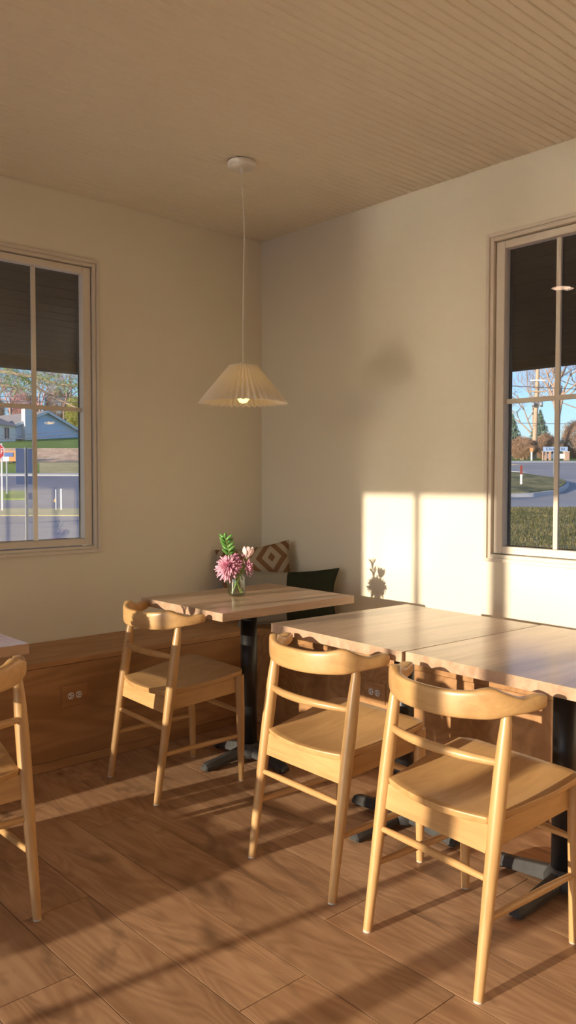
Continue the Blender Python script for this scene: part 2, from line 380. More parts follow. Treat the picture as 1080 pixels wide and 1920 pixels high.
# windows in view ------------------------------------------------------------------
def view_window(name, loc, rz, label):
    w = empty(name, loc, rz); struct(w, label, 'window')     # local x along the wall, local +y to the outdoors
    MB().ring(WHX, WHZ, 0.016, 0.016, -0.013, 0.010).build('casing', M_TRIM, w, bevel=0.002)
    MB().ring(WHX-0.018, WHZ-0.018, 0.016, 0.016, -0.004, 0.060).build('jamb', M_TRIM, w, bevel=0.004)
    s = MB().ring(WHX-0.038, WHZ-0.038, 0.044, 0.034, 0.014, 0.062).build('sash', M_TRIM, w, bevel=0.003)
    gx, gz = WHX-0.082, WHZ-0.072
    MB().ring(gx+0.008, gz+0.008, 0.011, 0.011, 0.0622, 0.070).build('gasket', M_SASHDARK, w)
    MB().ring(WHX+0.05, WHZ+0.05, 0.068, 0.068, WT+0.001, WT+0.025).build('outer_frame', M_SASHDARK, w)
    MB().box(-gx, gx, 0.034, 0.037, -gz, gz).build('pane', M_GLASS, w)
    MB().box(-gx, gx, 0.056, 0.059, -gz, gz).build('pane', M_GLASS, w)
    MB().box(-0.0105, 0.0105, 0.0405, 0.0525, -gz, gz).build('muntin', M_TRIM, w)
    MB().box(-gx, -0.0105, 0.0405, 0.0525, -0.024, -0.003).build('muntin', M_TRIM, w)
    MB().box(0.0105, gx, 0.0405, 0.0525, -0.024, -0.003).build('muntin', M_TRIM, w)
    return w
view_window('window_1', (WCX_L, 0, WCZ), 0.0, 'beige framed window in the left wall overlooking a gabled house')
view_window('window_2', (0, WCY_R, WCZ), -PI/2, 'beige framed window in the right wall overlooking a road and trees')

# ------------------------------------------------------------------ benches
def bench(name, length, mats, loc, rz, label, outlet_at=None, start=0.0):
    b = empty(name, loc, rz); tag(b, label, 'bench')     # local x along the wall away from the corner, local +y into the room
    D, Hh = 0.435, 0.492
    MB().box(start, length, 0.002, D+0.006, Hh-0.024, Hh).build('seat_board', mats, b, bevel=0.003)
    x = start
    while x < length-0.01:
        x2 = min(x+2.44, length)
        MB().box(x+0.001, x2-0.001, D-0.02, D, 0.042, Hh-0.026).build('front_panel', mats, b, bevel=0.001)
        x = x2
    MB().box(start, length, D-0.02, D+0.004, 0.001, 0.041).build('base_strip', mats, b, bevel=0.002)
    return b
bl = bench('built_in_bench', -XW-0.02, M_BENX, (0, 0, 0), PI, 'long built-in wooden bench along the left wall')
# bench() builds local +y into the room: rotated by 180 deg x runs to -x and y to -y
br = bench('built_in_bench', -YB-0.02, M_BENY, (0, 0, 0), PI/2, 'built-in wooden bench along the right wall behind the tables', start=0.4425)
# the second bench needs local x -> world -y and local y -> world -x: mirror
br.rotation_euler = (0, 0, -PI/2); br.scale = (1, -1, 1)
def outlet(loc, rz, label):
    r = empty('power_outlet', loc, rz); tag(r, label, 'outlet', 'duplex outlets set in the benches')    # local x along the panel, -y out of it
    MB().box(-0.064, 0.064, -0.005, 0, -0.048, 0.048).build('cover_plate', M_BENX, r, bevel=0.002)
    for s in (-1, 1):
        ft = MB(); pr = []
        for k in range(20):
            a = 2*PI*k/20; pr.append((0.0150*math.cos(a), max(-0.0150, min(0.0150, 0.0175*math.sin(a)))))
        ft.add([(s*0.0195+x, -0.0075, z) for x, z in pr] + [(s*0.0195+x, -0.004, z) for x, z in pr],
               [tuple(range(19, -1, -1))] + [(k, (k+1) % 20, 20+(k+1) % 20, 20+k) for k in range(20)])
        fo = ft.build('receptacle', M_WHITE, r)
        sm = MB()
        sm.box(s*0.0195+0.002, s*0.0195+0.009, -0.0079, -0.007, 0.004, 0.0072).box(s*0.0195+0.002, s*0.0195+0.009, -0.0079, -0.007, -0.0072, -0.004)
        sm.box(s*0.0195-0.010, s*0.0195-0.005, -0.0079, -0.007, -0.0025, 0.0025)
        sm.build('slot', M_SLOT, fo)
    return r
outlet((-1.482, -0.4355, 0.322), 0, 'white twin socket with wooden cover plate on the left bench front')
outlet((-0.4355, -1.322, 0.325), -PI/2, 'white twin socket on the right bench front under the tables')

# ------------------------------------------------------------------ chairs
def rr(cx, n_, tz, bz, th, e=4.6, m=20):     # rounded section: centre point, horizontal normal, top z, bottom z, thickness
    out = []; zc, hz, ht = (tz+bz)/2, (tz-bz)/2, th/2
    for k in range(m):
        a = 2*PI*k/m; ca, sa = math.cos(a), math.sin(a)
        x = math.copysign(abs(ca)**(2/e), ca)*ht; z = math.copysign(abs(sa)**(2/e), sa)*hz
        out.append((cx[0]+n_[0]*x, cx[1]+n_[1]*x, zc+z))
    return out
def make_chair():
    t = empty('dining_chair')
    PT = lambda z, s: (0.105*z/0.69 if z < 0.69 else 0.105, s*(0.201-0.004*z/0.69), z)
    for s in (1, -1):
        pts = [PT(z, s) for z in (0.004, 0.05, 0.2, 0.36, 0.46, 0.56, 0.63, 0.68, 0.704)]
        lg = MB().tube(pts, [0.0132, 0.0140, 0.0165, 0.0195, 0.0208, 0.0205, 0.0185, 0.0155, 0.0125], 14).build('leg', M_CHZ, t)
        MB().lathe([(0.0, 0.0), (0.0125, 0.0), (0.0125, 0.006), (0.0, 0.006)], 12, (0, s*0.201, 0)).build('foot_glide', M_GLIDE, lg)
    for s in (1, -1):
        lg = MB().tube([(0.420, s*0.194, 0.004), (0.418, s*0.195, 0.15), (0.413, s*0.197, 0.32), (0.408, s*0.199, 0.463)], [0.0125, 0.0155, 0.0190, 0.0200], 14).build('leg', M_CHZ, t)
        MB().lathe([(0.0, 0.0), (0.012, 0.0), (0.012, 0.006), (0.0, 0.006)], 12, (0.420, s*0.194, 0)).build('foot_glide', M_GLIDE, lg)
    # seat: dished board, rear edge bulging back between the posts
    NS, NT = 14, 18; top, bot = [], []
    for i in range(NS+1):
        s_ = i/NS
        for j in range(NT+1):
            tt = -1+2*j/NT
            xr = 0.056-0.036*(1-tt*tt); xf = 0.437-0.030*max(0, (abs(tt)-0.72)/0.28)**2.2
            x = xr+(xf-xr)*s_
            wd = 0.176+0.040*min(1, max(0, (x-0.05)/0.25))**0.9
            y = tt*wd
            zz = 0.443+0.042*max(0, s_)**1.3 - 0.012*(1-tt*tt)*math.sin(PI*min(1, s_*1.15))
            top.append((x, y, zz)); bot.append((x+0.004*(1 if s_ < 0.05 else 0), y*0.985, zz-0.021))
    mb = MB(); W_ = NT+1; fs = [(i*W_+j, (i+1)*W_+j, (i+1)*W_+j+1, i*W_+j+1) for i in range(NS) for j in range(NT)]
    N = len(top); fs2 = [tuple(N+a for a in reversed(f)) for f in fs]; rim = []
    bd = [j for j in range(W_)] + [i*W_+NT for i in range(1, NS+1)] + [NS*W_+j for j in range(NT-1, -1, -1)] + [i*W_ for i in range(NS-1, 0, -1)]
    for a, b in zip(bd, bd[1:]+bd[:1]): rim.append((a, b, N+b, N+a))
    mb.add(top+bot, fs+fs2, True); mb.f += [tuple(f) for f in rim]; mb.sm += [False]*len(rim)
    mb.build('seat', M_CHX, t, bevel=0.004)
    # aprons
    MB().add(*_slab([(0.050, -0.186, 0.352), (0.050, 0.186, 0.352), (0.060, 0.186, 0.424), (0.060, -0.186, 0.424)], (0.018, 0, 0))).build('apron', M_CHY, t, bevel=0.002)
    for s in (1, -1):
        y = s*0.189
        MB().add(*_slab([(0.070, y, 0.362), (0.402, y+s*0.004, 0.388), (0.402, y+s*0.004, 0.462), (0.072, y, 0.422)], (0, -s*0.017, 0))).build('apron', M_CHX, t, bevel=0.002)
    MB().add(*_slab([(0.416, -0.184, 0.392), (0.416, 0.184, 0.392), (0.413, 0.184, 0.455), (0.413, -0.184, 0.455)], (-0.018, 0, 0))).build('apron', M_CHY, t, bevel=0.002)
    # stretchers
    MB().tube([(0.045, -0.192, 0.293), (0.045, -0.1, 0.294), (0.045, 0.1, 0.294), (0.045, 0.192, 0.293)], [0.0085, 0.0108, 0.0108, 0.0085], 10).build('stretcher', M_CHY, t)
    MB().tube([(0.415, -0.190, 0.300), (0.415, -0.1, 0.301), (0.415, 0.1, 0.301), (0.415, 0.190, 0.300)], [0.0085, 0.0108, 0.0108, 0.0085], 10).build('stretcher', M_CHY, t)
    for s in (1, -1):
        MB().tube([(0.034, s*0.197, 0.193), (0.15, s*0.195, 0.195), (0.3, s*0.194, 0.196), (0.416, s*0.194, 0.197)], [0.0085, 0.0108, 0.0108, 0.0085], 10).build('stretcher', M_CHX, t)
    # bowed middle rail
    pts = []
    for k in range(13):
        tt = -1+k/6; pts.append((0.086-0.052*(1-tt*tt), tt*0.192, 0.582+0.006*(1-tt*tt)))
    MB().tube(pts, [0.0095+0.0035*(1-abs(-1+k/6)**3) for k in range(13)], 12).build('back_rail', M_CHY, t)
    # crest rail: horseshoe with raised humps over the posts and short arm tips
    half = [(0.012, 0.0, 0.757, 0.687, 0.024), (0.020, 0.068, 0.757, 0.687, 0.024), (0.042, 0.126, 0.761, 0.689, 0.026),
            (0.076, 0.170, 0.771, 0.692, 0.036), (0.108, 0.199, 0.757, 0.702, 0.042), (0.143, 0.218, 0.746, 0.708, 0.043), (0.182, 0.232, 0.751, 0.713, 0.038), (0.201, 0.238, 0.750, 0.719, 0.030)]
    full = [(a, -b, c_, d, e) for a, b, c_, d, e in reversed(half[1:])] + half
    cp = catmull(full, 5); secs = []
    for i, p in enumerate(cp):
        a = cp[max(0, i-1)]; b = cp[min(len(cp)-1, i+1)]; tx, ty = b[0]-a[0], b[1]-a[1]; l = math.hypot(tx, ty)
        secs.append(rr((p[0], p[1]), (ty/l, -tx/l), p[2], p[3], p[4]))
    def shrink(sc, f_, dx):
        cxx = sum(p[0] for p in sc)/len(sc); cy = sum(p[1] for p in sc)/len(sc); cz = sum(p[2] for p in sc)/len(sc)
        return [(cxx+(p[0]-cxx)*f_+dx, cy+(p[1]-cy)*f_, cz+(p[2]-cz)*f_) for p in sc]
    secs = [shrink(secs[0], 0.55, 0.007), shrink(secs[0], 0.85, 0.004)] + secs + [shrink(secs[-1], 0.85, 0.004), shrink(secs[-1], 0.55, 0.007)]
    MB().sections(secs).build('crest_rail', M_CHY, t)
    return t
def _slab(quad, off):
    q = [Vector(p) for p in quad]; o_ = Vector(off)
    vs = q + [p+o_ for p in q]
    n = (q[1]-q[0]).cross(q[2]-q[0])
    fs = [(0,1,2,3),(7,6,5,4),(0,4,5,1),(1,5,6,2),(2,6,7,3),(3,7,4,0)]
    if n.dot(o_) > 0: fs = [tuple(reversed(f)) for f in fs]
    return vs, fs
chair = make_chair()
spots = [((-1.4465, -0.8735), -3.1, 'oak dining chair at the corner table with the flowers'),
         ((-1.4705, -1.8795), -1.6, 'oak dining chair in the middle, between the corner-table chair and the nearest chair'),
         ((-1.526, -2.459), -4.4, 'nearest oak dining chair, at the right, its whole back and four legs in view'),
         ((-2.392, -1.566), 90.0, 'oak dining chair cut off by the left edge, back turned to the viewer'),
         ((-4.20, -1.405), 90.0, 'oak dining chair pushed in at the second table along the left wall')]
for i, ((x, y), a, lb) in enumerate(spots):
    c_ = chair if i == 0 else copy_tree(chair)
    c_.location = (x, y, 0); c_.rotation_euler = (0, 0, R_(a))
    tag(c_, lb, 'chair', 'oak dining chairs')

# ------------------------------------------------------------------ tables
def make_table(l, w, nst, loc, rz, label, arm=0.262):
    t = empty('cafe_table', (loc[0], loc[1], 0), R_(rz)); tag(t, label, 'table', 'maple cafe tables')
    sw = w/nst; x0 = -l/2
    me = MB().box(-l/2, l/2, -sw/2, sw/2, -0.034, 0).mesh('stave', M_TAB)
    for i in range(nst):
        o = bpy.data.objects.new('stave', me); col.objects.link(o); o.parent = t; o.location = (0, -w/2+sw*(i+0.5), 0.76)
    MB().lathe([(0, 0.06), (0.038, 0.06), (0.038, 0.70), (0, 0.70)], 28).build('column', M_BLACK, t)
    MB().box(-0.16, 0.16, -0.025, 0.025, 0.700, 0.7255).box(-0.025, 0.025, -0.16, 0.16, 0.700, 0.7255).build('top_bracket', M_BLACK, t)
    hubm = MB().lathe([(0, 0.02), (0.058, 0.02), (0.060, 0.05), (0.046, 0.075), (0.040, 0.082), (0, 0.082)], 20)
    hubm.build('hub', M_IRON, t)
    for a in (0, 90, 180, 270):
        ca, sa = math.cos(R_(a)), math.sin(R_(a)); secs = []
        for r_, wd, z0, z1 in ((0.030, 0.052, 0.026, 0.074), (0.10, 0.050, 0.020, 0.062), (0.18, 0.047, 0.012, 0.048), (0.235, 0.047, 0.008, 0.042), (arm-0.008, 0.044, 0.008, 0.036), (arm, 0.034, 0.010, 0.026)):
            ps = [(-wd/2, z0), (wd/2, z0), (wd/2, z0+(z1-z0)*0.45), (wd*0.26, z1), (-wd*0.26, z1), (-wd/2, z0+(z1-z0)*0.45)]
            secs.append([(ca*r_-sa*p, sa*r_+ca*p, z) for p, z in ps])
        ft = MB().sections(secs, smooth=False).build('foot', M_IRON, t, bevel=0.003)
        MB().lathe([(0, 0.0), (0.014, 0.0), (0.014, 0.012), (0, 0.012)], 12, (ca*(arm-0.03), sa*(arm-0.03), 0)).build('leveller', M_BLACK, ft)
    return t
make_table(0.772, 0.607, 13, (-0.842, -0.904), 0.1, 'small maple table in the corner holding the flower jar')
make_table(0.748, 0.663, 14, (-0.865, -1.851), -2.7, 'maple table in the middle, left one of the two pushed together')
make_table(0.748, 0.663, 14, (-0.884, -2.519), -2.5, 'maple table cut off by the right edge, right one of the two pushed together')
make_table(0.762, 0.762, 16, (-2.449, -0.880), 0.0, 'maple table cut off by the left edge')
make_table(0.762, 0.762, 16, (-4.200, -0.800), 0.0, 'second maple table along the left wall, beyond the left edge')
make_table(0.762, 0.762, 16, (-5.950, -0.840), 0.0, 'third maple table, unseen along the left wall, added to reflect sun')  # out-of-view table added so its top reflects sun onto the right wall

# ------------------------------------------------------------------ pendant lamp
def pendant():
    px, py = -0.886, -0.920
    t = empty('pendant_lamp', (px, py, ZC)); tag(t, 'white pleated paper pendant lamp hanging from the ceiling on a thin cord', 'lamp')
    cx, cy = 0.009, 0.021
    MB().lathe([(0, -0.003), (0.062, -0.003), (0.064, -0.007), (0.062, -0.026), (0.056, -0.029), (0, -0.029)], 36, (cx, cy, 0)).build('canopy', M_WHITE, t)
    MB().lathe([(0, 0.001), (0.060, 0.001), (0.060, -0.004), (0, -0.004)], 30, (cx-0.002, cy+0.004, 0)).build('canopy_shadow_disc', M_SLOT, t)  # dark disc peeking out behind the canopy as its painted shadow
    MB().lathe([(0, -0.028), (0.009, -0.028), (0.009, -0.044), (0.005, -0.052), (0, -0.052)], 14, (cx, cy, 0)).build('cord_grip', M_WHITE, t)
    pts = catmull([(cx, cy, -0.05), (cx-0.002, cy-0.006, -0.12), (cx+0.006, cy-0.004, -0.20), (cx-0.002, cy-0.02, -0.29), (cx-0.003, cy-0.021, -0.40), (0.001, 0.0, -0.60), (-0.003, -0.002, -0.75), (0, 0, -0.905)], 4)
    MB().tube(pts, 0.0026, 8).build('cord', M_CORD, t)
    zt, zb, rt_, rb = -0.915, -1.083, 0.060, 0.189
    NP = 44; vs, fs = [], []; NR = 6; NA = NP*4
    for i in range(NR+1):
        s = i/NR; r0 = rt_+(rb-rt_)*s; z = zt+(zb-zt)*s
        for k in range(NA):
            ph = (k % 4)/4; wv = 1-4*abs(((ph+0.25) % 1)-0.5)   # triangle wave
            amp = 0.0045+0.0105*s
            vs.append(((r0+amp*wv)*math.cos(2*PI*k/NA), (r0+amp*wv)*math.sin(2*PI*k/NA), z+(-0.004*wv*s if i == NR else 0)))
    for i in range(NR):
        for k in range(NA):
            k2 = (k+1) % NA; fs.append((i*NA+k, (i+1)*NA+k, (i+1)*NA+k2, i*NA+k2))
    sh = MB().add(vs, fs, False).build('lamp_shade', M_SHADE, t)
    so = sh.modifiers.new('thickness', 'SOLIDIFY'); so.thickness = 0.0008
    MB().lathe([(0.055, zt-0.001), (0.061, zt-0.001), (0.061, zt+0.002), (0.055, zt+0.002)], 30, close=True).build('top_ring', M_WHITE, t)
    MB().tube([(-0.058, 0, zt), (0.058, 0, zt)], 0.0022, 6).tube([(0, -0.058, zt), (0, 0.058, zt)], 0.0022, 6).build('spider', M_WHITE, t)
    MB().lathe([(0, -0.90), (0.012, -0.90), (0.018, -0.915), (0.018, -0.975), (0, -0.975)], 16).build('socket', M_WHITE, t)
    pr = [(0.0, -0.975), (0.013, -0.976), (0.015, -0.99), (0.024, -1.015), (0.029, -1.045), (0.027, -1.066), (0.018, -1.080), (0.0, -1.086)]
    MB().lathe(pr, 20).build('bulb', M_BULB, t)
pendant()
# recessed round downlight near the left wall (its reflection shows in the right window)
t = empty('recessed_downlight', (-2.315, -0.62, ZC)); tag(t, 'small round downlight in the ceiling, reflected in the right window', 'light')
MB().lathe([(0, -0.006), (0.068, -0.006), (0.068, -0.001), (0, -0.001)], 30).build('lens', M_DOWN, t)
MB().lathe([(0.069, -0.008), (0.080, -0.004), (0.080, 0.0), (0.069, 0.0)], 30, close=True).build('trim_ring', M_WHITE, t)

# ------------------------------------------------------------------ flowers in a jar
VX, VY, VZ = -0.8665, -0.846, 0.7605
t = empty('glass_jar', (VX, VY, VZ)); tag(t, 'clear glass jar of water on the corner table', 'jar')
pr = [(0.0, 0.0), (0.036, 0.0), (0.0415, 0.004), (0.0425, 0.014), (0.0425, 0.076), (0.040, 0.086), (0.0375, 0.091), (0.0375, 0.106), (0.0362, 0.107),
      (0.0350, 0.106), (0.0350, 0.092), (0.0375, 0.084), (0.0398, 0.075), (0.0398, 0.014), (0.036, 0.007), (0.0, 0.006)]
MB().lathe(pr, 32).build('jar_body', M_JAR, t)
MB().lathe([(0.0375, 0.097), (0.0388, 0.098), (0.0375, 0.099)], 32).lathe([(0.0375, 0.102), (0.0388, 0.103), (0.0375, 0.104)], 32).build('neck_thread', M_JAR, t)
MB().lathe([(0.0, 0.008), (0.0390, 0.010), (0.0390, 0.066), (0.0, 0.066)], 28).build('water', M_WATER, t)
rf = random.Random(11)
def petal_strip(mb, base, d, length, w, droop, upv, n=4, curl=0.0):
    d = Vector(d).normalized(); side = d.cross(Vector(upv)).normalized(); nrm = side.cross(d)
    vs = []
    for i in range(n+1):
        s = i/n; p = Vector(base)+d*length*s+nrm*(curl*length*s*s)-Vector((0,0,1))*droop*length*s*s
        ww = w*(0.55+0.9*s)*(1 if s < 0.85 else 0.55)
        vs += [p-side*ww/2, p+nrm*w*0.12, p+side*ww/2]
    fs = []
    for i in range(n):
        for k in (0, 1): fs.append((i*3+k, i*3+k+1, (i+1)*3+k+1, (i+1)*3+k))
    mb.add(vs, fs, True)
def stem(root, pts, r=0.0022): return MB().tube(catmull(pts, 5), r, 7).build('stem', M_STEM, root)
def mum(off, axis, rad, npet, label, base):
    r = empty('spider_mum', (VX, VY, VZ)); tag(r, label, 'flower', 'pink spider mums')
    c_ = Vector(off); ax = Vector(axis).normalized(); q = ax.to_track_quat('Z', 'Y'); mb = MB()
    for i in range(npet):
        th = rf.uniform(0, 2*PI); el = math.acos(1-rf.random()*1.25)
        d = q @ Vector((math.sin(el)*math.cos(th), math.sin(el)*math.sin(th), math.cos(el)))
        petal_strip(mb, c_+d*0.006, d, rad*rf.uniform(0.7, 1.05)*(0.72+0.28*math.sin(el)), 0.0058, rf.uniform(0.0, 0.25), ax+Vector((0.01, 0.02, 0.03)), curl=rf.uniform(-0.1, 0.15))
    o_ = mb.build('petals', M_PINK, r); so = o_.modifiers.new('thickness', 'SOLIDIFY'); so.thickness = 0.0006
    stem(r, [base, ((base[0]+off[0])/2, (base[1]+off[1])/2, 0.085), (off[0]*0.95, off[1]*0.95, off[2]-0.02), tuple(c_-ax*0.004)])
    MB().lathe([(0, -0.008), (0.008, -0.004), (0.010, 0.004), (0.0, 0.006)], 12, tuple(c_)).build('calyx', M_STEM, r)
mum((-0.030, 0.020, 0.137), (-0.75, -0.25, 0.35), 0.062, 210, 'large pink spider mum drooping over the left side of the jar', (0.015, -0.01, 0.012))
mum((0.036, -0.026, 0.134), (0.75, -0.5, 0.25), 0.038, 110, 'smaller pink spider mum on the right side of the jar', (-0.018, 0.010, 0.012))
r = empty('stock_flower', (VX, VY, VZ)); tag(r, 'small pink-violet ruffled blossom cluster in the middle of the bouquet', 'flower')
mb = MB()
for i in range(26):
    c_ = Vector((0.004+rf.gauss(0, 0.011), -0.002+rf.gauss(0, 0.011), 0.158+rf.gauss(0, 0.013)))
    for k in range(5):
        a = 2*PI*k/5+rf.random(); d = Vector((math.cos(a), math.sin(a), rf.uniform(-0.2, 0.7)))
        petal_strip(mb, c_, d, 0.0105, 0.0085, 0.0, Vector((0.1, 0.2, 1)), n=2, curl=0.3)
o_ = mb.build('petals', M_PINK2, r); so = o_.modifiers.new('thickness', 'SOLIDIFY'); so.thickness = 0.0005
stem(r, [(-0.01, 0.015, 0.012), (0.0, 0.004, 0.08), (0.004, -0.002, 0.145)])
# tulip
r = empty('tulip', (VX, VY, VZ)); tag(r, 'pale pink tulip standing tallest on the right of the bouquet', 'flower')
tb, tt_ = Vector((0.040, -0.026, 0.176)), Vector((0.048, -0.031, 0.231)); ax = (tt_-tb).normalized(); q = ax.to_track_quat('Z', 'Y')
for i in range(6):
    a0 = 2*PI*i/6; inner = 0.90 if i % 2 else 1.0; vs = []; NU, NV = 7, 6
    for iv in range(NV+1):
        s = iv/NV; rr_ = inner*(0.005+0.0225*math.sin(min(1.0, s*1.18)*PI*0.62)); hw_ = 0.80*math.sin(PI*(0.12+0.80*s))**0.8
        for iu in range(NU+1):
            uu = -1+2*iu/NU; a = a0+uu*hw_; zz = 0.054*s*(1-0.10*uu*uu*s)*(1.0 if i % 2 else 0.96)
            vs.append(tb+q @ Vector((rr_*math.cos(a), rr_*math.sin(a), zz)))
    fs = [(iv*(NU+1)+iu, iv*(NU+1)+iu+1, (iv+1)*(NU+1)+iu+1, (iv+1)*(NU+1)+iu) for iv in range(NV) for iu in range(NU)]
    o_ = MB().add(vs, fs, True).build('petal', M_TULIP, r); so = o_.modifiers.new('thickness', 'SOLIDIFY'); so.thickness = 0.0009
stem(r, [(-0.020, 0.012, 0.012), (0.008, -0.004, 0.075), (0.030, -0.018, 0.135), tuple(tb)], 0.0032)
mb = MB(); petal_strip(mb, (0.010, -0.004, 0.085), (0.25, -0.15, 1.0), 0.085, 0.010, 0.0, (0.7, 0.7, 0.1), n=6, curl=-0.15)
o_ = mb.build('leaf', M_STEM, r); so = o_.modifiers.new('thickness', 'SOLIDIFY'); so.thickness = 0.0008
# leafy sprig
r = empty('leafy_sprig', (VX, VY, VZ)); tag(r, 'green leafy sprig rising behind the pink flowers', 'plant')
sp_pts = [(0.020, -0.015, 0.012), (0.0, 0.012, 0.09), (-0.018, 0.028, 0.17), (-0.024, 0.034, 0.22), (-0.033, 0.044, 0.268)]
stem(r, sp_pts, 0.0016)
lf = MB(); lf_n = 0
for i, (s, sd_) in enumerate([(0.18, 1), (0.20, -1), (0.35, 1), (0.40, -1), (0.52, 1), (0.58, -1), (0.70, 1), (0.76, -1), (0.88, 1), (0.92, -1), (1.0, 0)]):
    a = Vector(sp_pts[2]).lerp(Vector(sp_pts[4]), s); d = (RT*sd_*0.95+Vector((0, 0, 0.85))+FW*(-0.35 if i % 3 else 0.3)).normalized()
    mb = MB(); side = d.cross(FW).normalized(); up_ = side.cross(d); L2 = 0.043 if s < 0.95 else 0.026; W2 = 0.0150
    vs = []
    for k in range(6):
        q2 = k/5; ww = W2*math.sin(PI*(0.06+0.92*q2))**0.8; p = a+d*L2*q2+up_*0.006*q2*q2
        vs += [p-side*ww/2, p-up_*0.0012, p+side*ww/2]
    mb.add(vs, [(k*3+j, k*3+j+1, k*3+j+4, k*3+j+3) for k in range(5) for j in (0, 1)], True)
    o_ = mb.build('leaf', M_LEAF, r); so = o_.modifiers.new('thickness', 'SOLIDIFY'); so.thickness = 0.0005

# the same kind of jar and flowers on the table cut off by the left edge (its shadow falls on the corner chair's back)
J2 = Vector((-2.44, -0.83, VZ))
for nm_, lb in (('glass_jar', 'clear glass jar on the table cut off by the left edge'), ('spider_mum', 'pink spider mum in the jar beyond the left edge'),
               ('tulip', 'pale pink tulip in the jar beyond the left edge'), ('leafy_sprig', 'green sprig in the jar beyond the left edge')):
    c_ = copy_tree(bpy.data.objects[nm_]); c_.location = J2; c_['label'] = lb; c_['group'] = 'bouquet beyond the left edge'

# ------------------------------------------------------------------ cushions
def cushion(name, w, h, th, mat, loc, rot, label, pn=0.055):
    NU, NV = 28, 22; vs, fs = [], []
    def pt(i, j, sgn):
        a, b = -1+2*i/NU, -1+2*j/NV
        ed = ((1-a**2)*(1-b**2))
        z = th/2*max(0, ed)**0.42
        pinch = 1-pn*(1-(a*a))*(abs(b)**2); pinch2 = 1-pn*(1-(b*b))*(abs(a)**2)
        return (a*w/2*pinch2, sgn*z, b*h/2*pinch)
    for sgn in (1, -1):
        for j in range(NV+1):
            for i in range(NU+1): vs.append(pt(i, j, sgn))
    W_ = NU+1; N = W_*(NV+1)
    for j in range(NV):
        for i in range(NU):
            q_ = (j*W_+i, j*W_+i+1, (j+1)*W_+i+1, (j+1)*W_+i)
            fs.append(tuple(reversed(q_))); fs.append(tuple(N+k for k in q_))
    r = empty(name, loc); r.rotation_euler = rot; tag(r, label, 'cushion', 'cushions on the corner bench')
    MB().add(vs, fs, True).build('cover', mat, r)
    pts = [pt(i, 0, 1) for i in range(NU+1)] + [pt(NU, j, 1) for j in range(1, NV+1)] + [pt(i, NV, 1) for i in range(NU-1, -1, -1)] + [pt(0, j, 1) for j in range(NV-1, -1, -1)]
    MB().tube(pts, 0.0035, 6, cap=False).build('seam', mat, r)
# local x = across, local z = up, local y = thickness
CUSHZ = 0.495
cushion('square_cushion', 0.43, 0.41, 0.12, M_PATT, (-0.225, -0.222, CUSHZ+0.228), (R_(-13), R_(-8), R_(-41)), 'square cushion with a brown and beige diamond print, leaning in the corner', 0.10)
cushion('lumbar_cushion', 0.56, 0.31, 0.11, M_LUMB, (-0.255, -0.525, CUSHZ+0.163), (R_(-12), R_(-2), R_(-52)), 'long cushion half grey and half dark green, in front of the diamond-print one', 0.13)

# ------------------------------------------------------------------ porch roofs seen through the windows
M_SOFF = wood('shade_toned_soffit', (0.010, 0.0075, 0.005), (0.018, 0.0135, 0.010), 'x', rough=0.9, spec=0.1, tone=0.0, fine=30)  # shade under the porch roof is put into this near-black tone
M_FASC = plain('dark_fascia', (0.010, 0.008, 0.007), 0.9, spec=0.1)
PZ, PD = 2.50, 3.9
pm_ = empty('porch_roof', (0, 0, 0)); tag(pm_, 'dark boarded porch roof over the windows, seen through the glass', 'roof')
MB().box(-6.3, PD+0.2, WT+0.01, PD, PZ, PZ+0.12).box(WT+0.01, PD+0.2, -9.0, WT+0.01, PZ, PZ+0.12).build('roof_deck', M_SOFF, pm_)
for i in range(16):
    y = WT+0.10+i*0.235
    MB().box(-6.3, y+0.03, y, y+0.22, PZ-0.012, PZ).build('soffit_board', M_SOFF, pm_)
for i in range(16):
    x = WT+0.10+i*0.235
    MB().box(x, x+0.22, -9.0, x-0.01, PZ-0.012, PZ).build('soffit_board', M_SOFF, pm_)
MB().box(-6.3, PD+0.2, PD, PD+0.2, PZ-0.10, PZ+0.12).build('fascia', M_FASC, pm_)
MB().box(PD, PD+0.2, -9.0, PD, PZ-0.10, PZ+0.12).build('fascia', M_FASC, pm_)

# ------------------------------------------------------------------ outdoors
M_GRASS = ground_mat('lawn_grass', (0.06, 0.09, 0.025), (0.46, 0.38, 0.18), 2.5, 22)
M_GRASSG = ground_mat('green_grass', (0.12, 0.22, 0.04), (0.26, 0.36, 0.09))
M_DRY = ground_mat('dry_grass', (0.42, 0.36, 0.16), (0.62, 0.54, 0.30))
M_ASPH = ground_mat('asphalt', (0.20, 0.21, 0.24), (0.30, 0.31, 0.34), 0.4, 30)  # bluish dark tone keeps the left roads' shade in the colour
M_ROADW = ground_mat('sunlit_road', (0.36, 0.34, 0.31), (0.46, 0.44, 0.41), 0.4, 30)  # warmer asphalt copy with sunlight put into its colour
M_CONC = ground_mat('pale_concrete', (0.55, 0.53, 0.50), (0.68, 0.66, 0.62))
M_DIRT = ground_mat('bare_dirt', (0.50, 0.32, 0.19), (0.86, 0.62, 0.42), 1.2, 4)
M_LINE = plain('road_paint', (0.75, 0.74, 0.70), 0.8)
M_YLINE = plain('yellow_road_paint', (0.70, 0.52, 0.16), 0.8)
def hz(v, d): return 1.3-(v-899.3)/F_PX*d
def gp(u, d, z): p = wp(u, 960, d); return (p.x, p.y, z)
